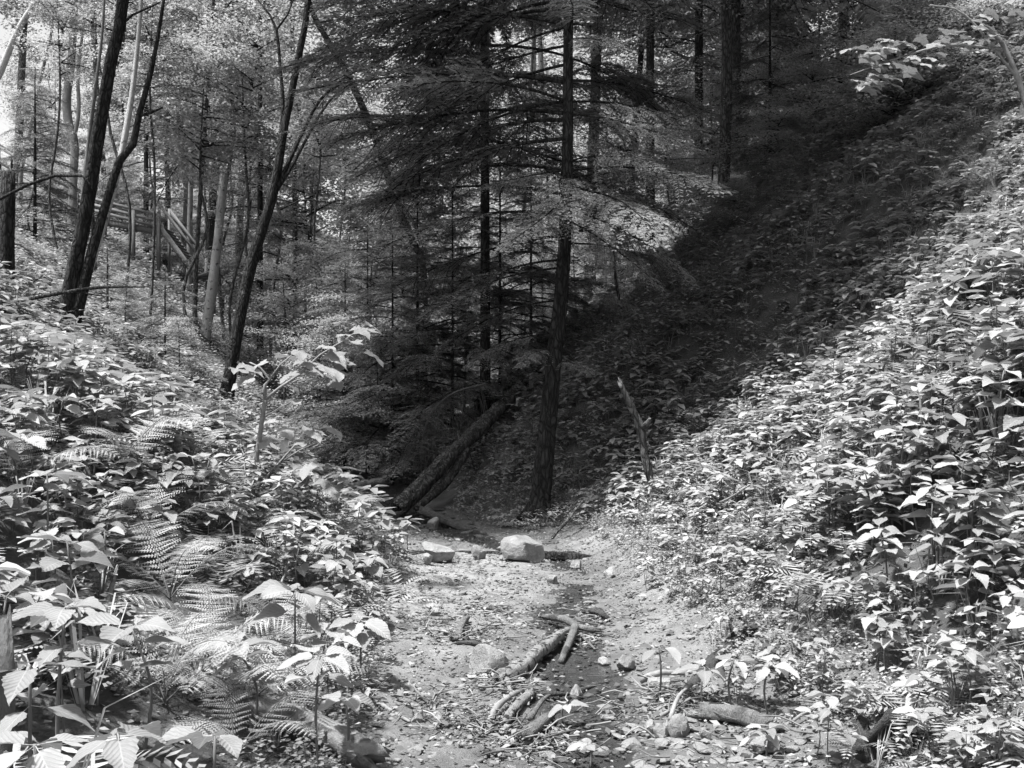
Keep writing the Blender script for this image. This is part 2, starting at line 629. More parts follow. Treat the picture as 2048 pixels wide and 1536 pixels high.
def tuft_arrays(seed):
    """dry and green grass blades and dead stalks"""
    rr = np.random.default_rng(seed)
    mb = MB()
    for i in range(12):
        a, ln = rr.uniform(0, 6.28), rr.uniform(.18, .5)
        o = np.array((math.cos(a), math.sin(a), 0))
        sd = np.array((-o[1], o[0], 0)) * rr.uniform(.003, .006)
        p0, p1, p2 = o * .02, o * ln * .3 + np.array((0, 0, ln * .7)), o * ln * rr.uniform(.5, .9) + np.array((0, 0, ln * rr.uniform(.5, .9)))
        mb.add([p0 - sd, p0 + sd, p1 + sd, p1 - sd, p2], [(0, 1, 2, 3)], [(3, 2, 4)])
    return mb.arrays()


def fernlet_arrays(seed):
    """fern seen from some distance: fronds of simple pinnae"""
    rr = np.random.default_rng(seed)
    ps, ds, ns, Ls, Ws = [], [], [], [], []
    for f in range(6):
        a = f * 1.05 + rr.uniform(-.3, .3)
        o = np.array((math.cos(a), math.sin(a), 0))
        sd = np.array((-o[1], o[0], 0))
        L = rr.uniform(.4, .6)
        for i in range(13):
            t = .15 + .85 * i / 12
            p = o * L * t * .85 + np.array((0, 0, L * (1.0 * t - .75 * t ** 2.2)))
            tg = o + np.array((0, 0, 1.0 - 1.65 * t ** 1.2))
            for sg in (-1, 1):
                ps.append(p); ds.append(sd * sg + tg * .35); ns.append(np.cross(sd, tg) * -1)
                Ls.append(L * .24 * math.sin(math.pi * (t * .8 + .14)) + .01); Ws.append(.02)
    mb = MB()
    v, q = kites(ps, ds, ns, Ls, Ws)
    mb.add(v, q)
    return mb.arrays()


def replicate(name, templates, pts, yaw, scl, which, mats, smooth=True, tilt=None):
    vs, qs, ts, qms, tms = [], [], [], [], []
    n0 = 0
    for k, (v, q, t, qm, tm) in enumerate(templates):
        sel = np.where(which == k)[0]
        if not len(sel):
            continue
        c, s = np.cos(yaw[sel]), np.sin(yaw[sel])
        S = scl[sel][:, None]
        X = (v[None, :, 0] * c[:, None] - v[None, :, 1] * s[:, None]) * S
        Y = (v[None, :, 0] * s[:, None] + v[None, :, 1] * c[:, None]) * S
        Z = v[None, :, 2] * S
        if tilt is not None:
            tx, ty = tilt[sel, 0][:, None], tilt[sel, 1][:, None]
            Z = Z + X * tx + Y * ty
        Vv = np.stack([X + pts[sel, 0][:, None], Y + pts[sel, 1][:, None], Z + pts[sel, 2][:, None]], -1)
        off = n0 + np.arange(len(sel))[:, None, None] * len(v)
        vs.append(Vv.reshape(-1, 3))
        qs.append((q[None] + off).reshape(-1, 4))
        ts.append((t[None] + off).reshape(-1, 3))
        qms.append(np.tile(qm, len(sel)))
        tms.append(np.tile(tm, len(sel)))
        n0 += len(sel) * len(v)
    return raw_mesh(name, np.concatenate(vs), np.concatenate(qs), np.concatenate(ts), np.concatenate(qms), np.concatenate(tms), mats, smooth)


def project(p):
    y = np.maximum(p[:, 1], 0.01)
    return 1024 + p[:, 0] / y * F, HOR - (p[:, 2] - EYE) / y * F


# ------------------------------------------------------------------ herbs on both banks
def scatter_points(x0, x1, y0, y1, dens, rg):
    n_ = int((x1 - x0) * (y1 - y0) * dens)
    p = np.stack([rg.uniform(x0, x1, n_), rg.uniform(y0, y1, n_), np.zeros(n_)], -1)
    p[:, 2] = H(p[:, 0], p[:, 1])
    return p


def bank(side):
    rg = np.random.default_rng(21 if side < 0 else 22)
    out = []
    if side < 0:
        bands = [(-9, 0, 1.6, 6, 46), (-11, 0, 6, 12, 60), (-14, 0, 12, 20, 34)]
    else:
        bands = [(0.3, 9, 2.2, 8, 100), (-0.8, 14, 8, 15, 100), (-4, 20, 15, 24, 62), (-4, 26, 24, 44, 22)]
    for (x0, x1, y0, y1, d) in bands:
        p = scatter_points(x0, x1, y0, y1, d, rg)
        xl = np.interp(p[:, 1], LY, LX)
        xr = np.interp(p[:, 1], RY, RX)
        dist = (xl - p[:, 0]) if side < 0 else (p[:, 0] - xr)
        keepp = np.clip((dist - (-0.2)) / 0.65, 0, 1) ** 1.1
        if side > 0:      # the open gravelly corner in front of the herbs
            near_ = p[:, 1] < 6.2
            d2 = p[:, 0] - np.interp(p[:, 1], [2, 3, 4.3, 5.5, 7], [.75, .85, 1.0, 1.0, 1.0])
            keepp = np.where(near_, np.clip(d2 / .75, 0.0, 1) ** 1.6, keepp)
        keepp = np.where((side > 0) & (p[:, 1] > 11.6), np.where(np.abs(p[:, 0] - np.interp(p[:, 1], SY, SX)) > .55, np.clip((dist + .95) / .6, 0, 1), 0), keepp)
        # natural clearings
        nv = np.sin(p[:, 0] * 1.7 + 2 * np.sin(p[:, 1] * 0.9)) * np.cos(p[:, 1] * 1.35 + p[:, 0])
        keepp = keepp * np.where(nv < -0.72, 0.75, 1)
        if side < 0:      # ferns and dead stalks take the low near corner
            fz = (p[:, 1] < 4.6) & (p[:, 0] > -1.75)
            keepp = np.where(fz, keepp * 0.3, keepp)
            keepp = np.where(p[:, 1] < 2.3, keepp * 0.45, keepp)
        u, v = project(p + np.array((0, 0, .3)))
        if side < 0:
            fern_patch = ((u > 170) & (u < 640) & (v > 1120) & (v < 1500)) | ((u > 230) & (u < 480) & (v > 960) & (v < 1120) & (p[:, 1] < 6))
            keepp = np.where(fern_patch, keepp * .12, keepp)
        else:
            clear = ((u > 1250) & (u < 1600) & (v > 1330) & (v < 1560) & (p[:, 1] < 6)) | ((u > 1680) & (u < 1850) & (v > 1400) & (v < 1600) & (p[:, 1] < 5))
            keepp = np.where(clear, keepp * .06, keepp)
        if side < 0:
            keepp = np.where((u > 500) & (u < 760) & (v > 1380), keepp * .2, keepp)
        p = p[rg.uniform(size=len(p)) < keepp]
        u, v = project(p)
        p = p[(u > -260) & (u < 2300) & (v > -200) & (v < 2100)]
        out.append(p)
    p = np.concatenate(out)
    sc = rg.uniform(0.65, 1.3, len(p)) * (np.interp(p[:, 1], [4, 7], [.86, .8]) if side < 0 else np.interp(p[:, 1], [5, 8.5], [.84, .66]))
    xr = np.interp(p[:, 1], RY, RX)
    if side > 0:
        sc *= np.clip(0.62 + 0.38 * (p[:, 0] - xr) / 0.9, 0.5, 1.0)
    far = np.clip((p[:, 1] - 24) / 20, 0, 1)
    sc *= 1 + 0.5 * far
    sc *= 1 + .22 * np.sin(p[:, 0] * 2.1 + 1.3 * np.sin(p[:, 1] * 1.1)) * np.cos(p[:, 1] * 1.7)
    yaw = rg.uniform(0, 6.283, len(p))
    which = rg.integers(0, 12, len(p))
    kind = rg.uniform(size=len(p))
    share = (.24, .07, .07) if side < 0 else (.28, .07, .03)
    which = np.where(kind < share[0], 12 + which % 4, which)
    which = np.where((kind >= share[0]) & (kind < share[0] + share[1]), 16 + which % 3, which)
    which = np.where((kind >= share[0] + share[1]) & (kind < sum(share)), 19 + which % 2, which)
    return p, sc, yaw, which


HERB_LABELS = {
    -1: (('tall broad-leaved herb among the ferns in the bottom left corner', lambda u, v: v > 1230 and u < 420),
         ('broad-leaved herb between the lower ferns and the gravel', lambda u, v: v > 1230),
         ('broad-leaved herb at the left edge above the rotten post', lambda u, v: v > 930 and u < 200),
         ('broad-leaved herb around the ferns halfway up the left bank', lambda u, v: v > 930 and u < 450),
         ('broad-leaved herb hanging over the gravel from the left bank', lambda u, v: v > 930),
         ('broad-leaved herb near the left edge on the crest of the left bank', lambda u, v: u < 220),
         ('broad-leaved herb on the left bank crest below the leaning dark tree', lambda u, v: u < 470),
         ('broad-leaved herb around the foot of the maple sapling', lambda u, v: True)),
    1: (('broad-leaved herb at the bottom right, around the hollow stump', lambda u, v: v > 1400),
        ('broad-leaved herb in the dense stand along the lower right picture edge', lambda u, v: u > 1830 and v > 1130),
        ('broad-leaved herb in the dense stand above the mossy half-buried log', lambda u, v: u > 1500 and v > 1130),
        ('broad-leaved herb bordering the stream on its right edge', lambda u, v: u <= 1500),
        ('broad-leaved herb higher up along the right picture edge', lambda u, v: u > 1800),
        ('broad-leaved herb in the middle of the sunlit right slope', lambda u, v: True)),
}
for side in (-1, 1):
    p, sc, yaw, which = bank(side)
    u, v = project(p + np.array((0, 0, 0.4)))
    inside = (which < 12) & (u > -20) & (u < 2068) & (v > 0) & (v < 1545) & (p[:, 1] > 1.9)
    order = np.argsort(np.where(inside, p[:, 1], 1e6))
    ind = order[:150]
    rest = np.setdiff1d(np.arange(len(p)), ind)
    rest = rest[(p[rest, 1] > 2.2) | (u[rest] < 0) | (u[rest] > 2048)]
    for i in ind:
        w_ = which[i]
        e = link('woodland_herb', None, None, tuple(p[i]), (R.uniform(-.12, .12), R.uniform(-.12, .12), yaw[i]), sc[i])
        for lab, test in HERB_LABELS[side]:
            if test(u[i], v[i]):
                tag(e, lab, 'plant', 'woodland herbs on the %s' % ('left bank' if side < 0 else 'right slope'))
                break
        h, lv, bend = LAYOUTS[w_]
        link('stem', STEMS[w_], e)
        for j, (z, a, pit, roll, ln) in enumerate(lv):
            link('leaf', LEAF_NEAR[(j + i) % 6], e, (0, 0, z), (pit, roll, a), ln)
    y_ = p[rest, 1]
    for lod, sel in ((0, rest[y_ < 7]), (1, rest[(y_ >= 7) & (y_ < 17)]), (2, rest[y_ >= 17])):
        if not len(sel):
            continue
        T = [plant_arrays(k, lod) for k in range(12)] + [filler_arrays(k) for k in range(4)] + [tuft_arrays(k) for k in range(3)] + [fernlet_arrays(k) for k in range(2)]
        me = replicate('undergrowth', T, p[sel], yaw[sel], sc[sel], which[sel], ['herb_mass', 'herb_stem'],
                       tilt=RNG.uniform(-.12, .12, (len(sel), 2)))
        o = link('undergrowth', me)
        where = ('left bank', 'right slope')[side > 0]
        tag(o, 'mass of small broad-leaved herbs %s the %s' % (('crowding the near part of', 'carpeting the middle of', 'fading away far along')[lod], where), 'undergrowth', kind='stuff')

def lone_herb(label, px, py, Y, n_, leaf_px, seed, tiers=1):
    rr = random.Random(seed)
    c = P(px, py, Y)
    g = Hs(c[0], c[1])
    h = max(.12, c[2] - g)
    e = tag(link('woodland_herb', None, None, (c[0], c[1], g)), label, 'plant')
    mb = MB()
    mb.tube([(0, 0, -.05), (rr.uniform(-.03, .03), rr.uniform(-.03, .03), h * .5), (0, 0, h)], [.006, .0055, .004], 6)
    link('stem', mb.mesh('stem', ['herb_stem']), e)
    ln = leaf_px * Y / F
    for t in range(tiers):
        k = n_ if t == 0 else 3
        a0 = rr.uniform(0, 6.28)
        for i in range(k):
            link('leaf', LEAF_NEAR[(i + seed) % 6], e, (0, 0, h * (1 - .16 * t)), (math.radians(rr.uniform(-26, 8)), rr.uniform(-.3, .3), a0 + i * 6.283 / k + rr.uniform(-.25, .25)),
                 ln * rr.uniform(.75, 1.15) * (1 + .1 * t))


for i, (px, py, Y_, n_, lp_, t_, lab) in enumerate((
        (235, 1465, 2.5, 5, 130, 1, 'low herb with very large leaves at the bottom edge, left of the ferns'), (70, 1490, 2.3, 5, 130, 1, 'large-leaved herb in the bottom left corner'),
        (430, 1470, 2.7, 4, 120, 1, 'herb with long leaves over the lowest fern'), (130, 1215, 3.0, 6, 105, 2, 'tall herb with a broad whorl beside the rotten post'),
        (60, 1330, 2.6, 4, 120, 2, 'herb in front of the rotten post at the left edge'), (640, 1310, 4.0, 6, 85, 2, 'herb with a full leaf whorl beside the pale log, left bank edge'),
        (690, 1395, 4.2, 5, 70, 1, 'small herb on the gravel edge beside the pale log'), (590, 1180, 4.6, 6, 90, 2, 'herb behind the bare stick, left bank edge'),
        (720, 1240, 5.4, 6, 75, 2, 'herb leaning over the gravel from the left bank'), (740, 1115, 7.6, 6, 60, 2, 'bright herb at the tip of the left bank, nearest the pale slab'),
        (1318, 1295, 5.3, 5, 64, 1, 'lone herb on a tall bare stem above the bleached long stone'), (1410, 1335, 5.1, 5, 62, 1, 'lone tall herb left of the weathered log end'),
        (1468, 1318, 5.0, 5, 64, 1, 'lone tall herb behind the weathered log, middle one'), (1538, 1328, 4.9, 5, 66, 1, 'lone tall herb behind the weathered log, right one'),
        (1660, 1430, 4.7, 4, 60, 1, 'small herb alone on the bare soil left of the stump'), (1132, 1420, 5.0, 5, 45, 1, 'seedling growing out of the birch debris in the stream'),
        (1175, 1520, 4.4, 4, 45, 1, 'seedling at the bottom edge by the pale bone-like stone'), (1530, 1515, 4.4, 4, 50, 2, 'seedling at the bottom edge below the weathered log'),
        (1890, 440, 12.5, 6, 46, 2, 'big-leaved bright herb high on the right slope'), (1960, 470, 12.0, 6, 46, 2, 'second big-leaved bright herb at the right edge of the slope'))):
    lone_herb(lab, px, py, Y_, n_, lp_, 500 + i, t_)

# low cover on the far left hillside: small leaves, litter and seedlings
rg = np.random.default_rng(5)
p = np.concatenate([scatter_points(-26, -2.5, 14, 30, 26, rg), scatter_points(-34, -4, 30, 52, 12, rg), scatter_points(-6, 2, 20, 60, 10, rg), scatter_points(-50, -4, 52, 76, 3.0, rg)])
xl = np.interp(p[:, 1], LY, LX)
xr = np.interp(p[:, 1], RY, RX)
p = p[((xl - p[:, 0]) > 0.1) | (p[:, 1] > 22) & (p[:, 0] < xr + 1)]
u, v = project(p)
p = p[(u > -100) & (u < 1400)]
fl = []
for k in range(3):
    n_ = 14
    rr = np.random.default_rng(k)
    pos = np.stack([rr.normal(0, .16, n_), rr.normal(0, .16, n_), rr.uniform(0.02, .16, n_)], -1)
    a = rr.uniform(0, 6.28, n_)
    d = np.stack([np.cos(a), np.sin(a), rr.uniform(-.3, .2, n_)], -1)
    nr = np.stack([rr.normal(0, .35, n_), rr.normal(0, .35, n_), np.ones(n_)], -1)
    vv, qq = kites(pos, d, nr, rr.uniform(.06, .12, n_), rr.uniform(.04, .07, n_), .1)
    fl.append((vv, qq, np.zeros((0, 3), int), np.zeros(n_, int), np.zeros(0, int)))
me = replicate('ground_cover', fl, p, rg.uniform(0, 6.28, len(p)), rg.uniform(.7, 1.3, len(p)) * np.interp(p[:, 1], [30, 60], [1, 2.4]), rg.integers(0, 3, len(p)), ['herb_mass'])
tag(link('ground_cover', me), 'low leafy ground cover over the hillside below the stairway', 'ground cover', kind='stuff')


# ------------------------------------------------------------------ hemlock boughs, leafy crowns, trees
def bough_mesh(seed, L=2.4, bare=0.3, droop=0.3, width=0.36, name='bough', fine=True):
    rg = np.random.default_rng(seed)
    mb = MB()
    t = np.linspace(0, 1, 9)
    bendy = rg.uniform(-0.12, 0.12)
    ax = np.stack([L * t, L * bendy * np.sin(t * 3), L * (0.10 * t - droop * t ** 2)], -1)
    mb.tube(ax, np.linspace(0.022, 0.004, 9) * L / 2.4, 5, m=0)
    ps, ds, ns, Ls, Ws = [], [], [], [], []

    def axpt(tt):
        return np.array([np.interp(tt, t, ax[:, k]) for k in range(3)])
    nside = int(26 * L / 2.4)
    for i in range(nside):
        for sgn in (-1, 1):
            tt = bare + (1 - bare) * (i + rg.uniform(0, 1)) / nside
            if rg.random() < 0.1:
                continue
            p0 = axpt(tt)
            s_ = (tt - bare) / (1 - bare)
            ln = L * width * (0.25 + 0.75 * math.sin(math.pi * min(1, s_ * 0.75 + 0.22))) * rg.uniform(0.7, 1.1) * (1 - 0.55 * s_)
            ang = math.radians(rg.uniform(42, 66)) * sgn
            sd = np.array((math.cos(ang), math.sin(ang), rg.uniform(-0.3, 0.25)))
            dr = rg.uniform(0.2, 0.6)
            nt = max(3, int(ln / (0.045 if fine else 0.08)))
            q0 = p0
            end = p0 + sd * ln - np.array((0, 0, dr * ln))
            if ln > 0.25:
                mb.tube([p0, p0 + sd * ln * 0.5 - np.array((0, 0, dr * ln * .25)), end], [0.005, 0.004, 0.002], 3, m=0, step=1, cap=False)
            for k in range(nt):
                f = (k + 0.5) / nt
                q0 = p0 + sd * ln * f - np.array((0, 0, dr * ln * f * f))
                for s2 in (-1, 1):
                    a2 = ang + math.radians(rg.uniform(36, 60)) * s2
                    td = np.array((math.cos(a2), math.sin(a2), rg.uniform(-0.55, 0.08)))
                    tl = (0.13 if fine else 0.17) * (1 - 0.55 * f) * rg.uniform(0.6, 1.15)
                    nn = np.array((rg.normal(0, .35), rg.normal(0, .35), 1.0))
                    ps.append(q0); ds.append(td); ns.append(nn); Ls.append(tl); Ws.append(0.016 if fine else 0.045)
                    if fine:
                        for f3 in (0.3, 0.55, 0.8):
                            for s3 in (-1, 1):
                                a3 = a2 + math.radians(48) * s3
                                ps.append(q0 + td * tl * f3)
                                ds.append(np.array((math.cos(a3), math.sin(a3), rg.uniform(-0.3, 0.1))))
                                ns.append(nn); Ls.append(tl * 0.42 * (1.1 - f3 * .5)); Ws.append(0.013)
    v, q = kites(ps, ds, ns, Ls, Ws)
    mb.add(v, q, m=1)
    return mb.mesh(name, ['bark_dark', 'hemlock_needle'])


BOUGH = [bough_mesh(31 + k, 2.4, (0.18, 0.25, 0.35, 0.5)[k], (0.2, 0.3, 0.38, 0.3)[k]) for k in range(4)]
BOUGH_LO = [bough_mesh(61 + k, 2.4, (0.1, 0.2)[k], (0.25, 0.4)[k], fine=False) for k in range(2)]


def leafy_crown(seed, rx, hz, n_br, leaf, per, far=False):
    """deciduous crown: limbs radiating from an axis of height hz, each carrying flat tiers of leaves"""
    rg = np.random.default_rng(seed)
    mb = MB()
    ps, ds, ns, Ls = [], [], [], []
    for b in range(n_br):
        z0 = hz * rg.uniform(0.02, 0.92)
        f = z0 / hz
        rad = rx * (0.55 + 0.45 * math.sin(math.pi * min(1, f * 0.85 + 0.2))) * rg.uniform(0.55, 1.1) * (1 - 0.35 * f)
        az = b * 2.4 + rg.uniform(-.5, .5)
        dr = np.array((math.cos(az), math.sin(az), 0))
        side = np.array((-dr[1], dr[0], 0))
        rise = rg.uniform(0.0, 0.45)
        p0 = np.array((0, 0, z0))
        pts = [p0, p0 + dr * rad * .5 + np.array((0, 0, rise * rad * .6)), p0 + dr * rad + np.array((0, 0, rise * rad * .8))]
        mb.tube(pts, [0.035, 0.02, 0.006], 4, m=0, step=rad / 4, cap=False)
        ncl = max(3, int(per / 26))
        for c in range(ncl):
            g = rg.uniform(0.3, 1.05)
            cc = p0 + dr * rad * g + side * rad * rg.normal(0, .24) * g + np.array((0, 0, rise * rad * .75 * g + rg.normal(0, .14)))
            k = 26
            sp = rg.uniform(.22, .42) * (1.6 if far else 1)
            pp = cc + np.stack([rg.normal(0, sp, k), rg.normal(0, sp, k), rg.normal(0, sp * .22, k)], -1)
            a = rg.uniform(0, 6.28, k)
            dd = np.stack([np.cos(a), np.sin(a), rg.uniform(-.7, .15, k)], -1)
            nn = np.stack([rg.normal(0, .42, k), rg.normal(0, .42, k), np.ones(k)], -1)
            ps.append(pp); ds.append(dd); ns.append(nn); Ls.append(leaf * rg.uniform(.65, 1.2, k))
    Ls = np.concatenate(Ls)
    v, q = kites(np.concatenate(ps), np.concatenate(ds), np.concatenate(ns), Ls, Ls * 0.62, 0.08)
    mb.add(v, q, m=1)
    return mb.mesh('crown', ['bark_dark', 'tree_leaf'])


CROWN = [leafy_crown(k, 2.6, 5.5, 26, 0.12, 340) for k in range(4)]
CROWN_FAR = [leafy_crown(20 + k, 3.4, 9.0, 34, 0.26, 240, True) for k in range(3)]


def conifer_crown(seed, rx, hz, n_b):
    """background hemlock foliage: drooping tiers, coarser twigs, one mesh"""
    rg = np.random.default_rng(seed)
    mb = MB()
    src = [(m, np.zeros(0)) for m in BOUGH_LO]
    arrs = []
    for m in BOUGH_LO:
        v = np.empty(len(m.vertices) * 3, np.float32)
        m.vertices.foreach_get('co', v)
        v = v.reshape(-1, 3)
        qs_, qmi, ts_, tmi = [], [], [], []
        for pl in m.polygons:
            if len(pl.vertices) == 4:
                qs_.append(tuple(pl.vertices)); qmi.append(pl.material_index)
            else:
                ts_.append(tuple(pl.vertices)); tmi.append(pl.material_index)
        arrs.append((v, np.array(qs_), np.array(qmi)))
    for b in range(n_b):
        f = (b + rg.uniform(0, 1)) / n_b
        z = hz * f
        s = rx / 2.4 * (1 - 0.82 * f) * rg.uniform(.7, 1.15) + 0.08
        v, q, qm = arrs[b % 2]
        M = rz(b * 2.4 + rg.uniform(-.4, .4)) @ euler_np(rg.uniform(-.2, .2), rg.uniform(-.1, .25), 0)
        vv = (v * s) @ M.T + np.array((0, 0, z))
        for mi in (0, 1):
            qq = q[qm == mi]
            used = np.unique(qq)
            remap = np.zeros(len(v), int)
            remap[used] = np.arange(len(used))
            mb.add(vv[used], remap[qq], m=mi)
    return mb.mesh('crown', ['bark_dark', 'hemlock_needle'])


CONIFER = [conifer_crown(k, 2.6, 9.0, 44) for k in range(2)]


def ground_base(pt):
    return np.array((pt[0], pt[1], Hs(pt[0], pt[1])))


def tree(name, label, stems, bark, Y=None, crowns=(), cat='tree', group=None, sides=14, ridge=0.09, top=None, Yb=None):
    """stems: lists of (px, py, width_px[, dY]); the first stem's first point stands on the ground"""
    first = stems[0][0]
    if Y is None:
        g = G(first[0], first[1])
        Y = g[1]
    b0 = P(first[0], first[1], Y)
    base = np.array((b0[0], b0[1], min(b0[2], Hs(b0[0], b0[1]))))
    e = link(name, None, None, tuple(base))
    tag(e, label, cat, group)
    for si, st in enumerate(stems):
        pts, rad = [], []
        for s in st:
            dy = s[3] if len(s) > 3 else 0.0
            pts.append(P(s[0], s[1], Y + dy) - base)
            rad.append(max(0.004, s[2] * (Y + dy) / F / 2))
        pts, rad = np.array(pts), np.array(rad)
        if si == 0:
            pts = np.vstack([(pts[0] + np.array((0, 0, Hs(b0[0], b0[1]) - 0.35 - b0[2] if b0[2] > Hs(b0[0], b0[1]) - .3 else -0.3)))[None], pts])
            rad = np.concatenate([[rad[0] * 1.25], rad])
            if top:
                k = pts[-1] - pts[-2]
                k = k / max(1e-6, np.linalg.norm(k))
                k = np.array((k[0] * .5, k[1] * .5, abs(k[2]) + .3))
                k /= np.linalg.norm(k)
                pts = np.vstack([pts, pts[-1] + k * top * .5, pts[-1] + k * top])
                rad = np.concatenate([rad, [rad[-1] * .7, rad[-1] * .25]])
        mb = MB()
        mb.tube(pts, rad, sides if si == 0 else max(6, sides - 3), rough=0.045, ridge=ridge, seed=si * 7 + int(first[0]), step=0.25)
        link('trunk' if si == 0 else 'limb', mb.mesh('trunk', [bark]), e)
    for (px, py, dY, me, sc_, rot_) in crowns:
        c = P(px, py, Y + dY) - base
        link('crown', me, e, tuple(c), (0, 0, rot_), sc_)
    return e, Y, base


def above(e, base, Y, px, hgt, me, sc_, rot_=0.0):
    """crown carried above the picture's top edge"""
    link('crown', me, e, ((px - 1024) / F * Y - base[0], 0, hgt - base[2]), (0, 0, rot_), sc_)


# --- hero hemlock by the stream
HX, HYY = 0.33, 12.4
hb = np.array((HX, HYY, Hs(HX, HYY)))
hem = tag(link('hemlock_tree', None, None, tuple(hb)), 'tall dark hemlock standing at the stream bend, pale lit bough across its trunk', 'tree')
mb = MB()
tp = [(1072, 1090, 74), (1076, 1055, 54), (1082, 985, 41), (1096, 850, 35), (1108, 720, 31), (1122, 600, 29), (1131, 450, 26), (1135, 300, 23), (1136, 150, 21), (1137, 0, 20)]
pts = [P(a, b, HYY) - hb for a, b, w in tp]
rad = [w * HYY / F / 2 for a, b, w in tp]
pts += [pts[-1] + np.array((0.05, 0, 6)), pts[-1] + np.array((0.1, 0, 15))]
rad += [0.07, 0.01]
mb.tube(pts, rad, 22, ridge=0.075, rough=0.03, seed=3, step=0.12)
link('trunk', mb.mesh('trunk', ['bark_dark']), hem)
for k, (az, ln) in enumerate(((185, .45), (230, .4), (285, .45), (335, .55), (15, .4))):
    a = math.radians(az)
    mb = MB()
    d = np.array((math.cos(a), math.sin(a), 0))
    e1, e2 = d * ln * .5, d * ln
    mb.tube([(0, 0, .22), e1 + np.array((0, 0, Hs(*(hb + e1)[:2]) - hb[2] + .05)), e2 + np.array((0, 0, Hs(*(hb + e2)[:2]) - hb[2] - .05))],
            [.1, .05, .015], 8, ridge=.1, seed=k)
    link('root', mb.mesh('root', ['bark_dark']), hem)


def trunk_at(z, pts_=np.array(pts)):
    return np.array([np.interp(z, pts_[:, 2], pts_[:, 0]), np.interp(z, pts_[:, 2], pts_[:, 1]), z])


def put_bough(tree_, org, az, pitch, sc_, kind, roll=0.0, lib=BOUGH):
    link('bough', lib[kind], tree_, tuple(org), (roll, math.radians(-pitch), math.radians(az)), sc_)


# (height above base, azimuth deg [0 = right, -90 = towards the viewer], pitch deg, scale, kind)
spec = [
    (4.2, -6, 0, .84, 0, .5), (4.3, -33, -8, .84, 0, .38), (4.1, -62, -22, .85, 0, .2), (4.25, -90, -18, .66, 1, .1), (4.0, -122, -24, .7, 0, -.2), (3.85, 10, -16, .78, 1, .55), (3.7, -24, -26, .62, 1, .35), (4.4, -48, 2, .55, 2, .5), (4.3, 190, -8, .5, 0, -.4),
    (5.0, -15, -8, .7, 1, .5), (5.15, 10, -4, .8, 0, .5), (5.9, -60, -10, .5, 1, .3),
    (5.0, 175, 6, 1.25, 3), (5.15, 205, 10, 1.0, 2), (4.0, 178, 8, 1.15, 3), (3.75, 190, 2, 1.05, 2), (3.5, 170, -4, .95, 3),
    (3.2, 185, -8, .8, 2), (3.4, 5, -4, .6, 3), (3.1, -160, -10, .7, 3), (2.7, 160, -5, .7, 2), (2.75, -25, 0, .4, 3), (2.1, -120, -6, .35, 1),
    (1.95, -60, -8, .34, 0), (2.3, 190, -10, .5, 1), (6.1, 180, 12, 1.3, 1), (6.3, 215, 12, 1.2, 0), (6.4, 140, 8, 1.2, 2), (6.2, -15, 14, 1.0, 1),
    (6.5, 40, 10, 1.1, 0), (6.6, -60, 14, .8, 0), (6.0, -100, 6, .55, 0),
]
for i in range(16):      # the heavy dark drooping side of the tree
    spec.append((4.7 + i * .23, R.uniform(140, 192), R.uniform(-14, 8), R.uniform(.85, 1.4), (0, 1, 2, 1)[i % 4]))
for (z, az, pit, s, k, *rl) in spec:
    put_bough(hem, trunk_at(z), az, pit, s, k, rl[0] if rl else R.uniform(-.2, .2))
for i in range(120):
    f = i / 120
    z = 7.0 + f * 13.5
    if z < 12.5 and -165 < ((i * 137.5 + 180) % 360 - 180) < -40:
        continue
    put_bough(hem, trunk_at(z), i * 137.5 + R.uniform(-20, 20), R.uniform(-5, 18), (1.65 - 1.2 * f) * R.uniform(.8, 1.15), R.randrange(2), 0, BOUGH_LO)


def hemlock(name, label, px, Y, hgt, z0, n_, smax, wpx, lib=BOUGH, lean=0.0, bark='bark_dark', group=None):
    x = (px - 1024) / F * Y
    base = np.array((x, Y, Hs(x, Y)))
    e = tag(link(name, None, None, tuple(base)), label, 'tree', group)
    mb = MB()
    r0 = wpx * Y / F / 2
    mb.tube([(0, 0, -.3), (0, 0, hgt * .15), (lean * .5, 0, hgt * .55), (lean, 0, hgt)], [r0 * 1.3, r0, r0 * .75, .012], 10, ridge=.06, seed=int(px), step=.3)
    link('trunk', mb.mesh('trunk', [bark]), e)
    for i in range(n_):
        f = i / n_
        z = z0 + (hgt - z0) * f ** 1.05
        s = smax * (1 - .85 * f) * R.uniform(.7, 1.15) + .12
        put_bough(e, (lean * z / hgt, 0, z), i * 137.5 + R.uniform(-25, 25), R.uniform(-14, 10), s, R.randrange(2) if base[2] + z > EYE + .45 * Y else R.randrange(len(lib)), 0, BOUGH_LO if base[2] + z > EYE + .45 * Y else lib)
    return e


hemlock('hemlock_tree', 'straight dark hemlock just behind and left of the tall streamside one', 970, 17.0, 20, 4.6, 90, 1.5, 19)
hemlock('hemlock_tree', 'hemlock with dark lacy boughs behind the leaning tree on the left hill', 520, 33.0, 18, 3.2, 40, 1.2, 12, BOUGH_LO)
hemlock('hemlock_tree', 'bushy hemlock with a shaggy crown hanging above the stairway landing', 392, 30.0, 17, 6.0, 46, 1.3, 9, BOUGH_LO, lean=.9, bark='bark_mid')
hemlock('hemlock_tree', 'black-looking hemlock beyond the stairway landing', 292, 52.0, 19, 2.5, 50, 1.5, 10, BOUGH_LO)
hemlock('hemlock_tree', 'thick pale-barked hemlock rising from the shaded right slope', 1463, 27.5, 26, 5.2, 64, 1.8, 34, BOUGH_LO, bark='bark_mid')
hemlock('hemlock_tree', 'slim dark hemlock left of the thick pale-barked one, right slope', 1398, 31.0, 24, 4.5, 60, 1.4, 18, BOUGH_LO)
hemlock('hemlock_tree', 'hemlock with spreading dark limbs at the top, right of the main trunk', 1300, 20.5, 23, 7.2, 90, 2.0, 17)
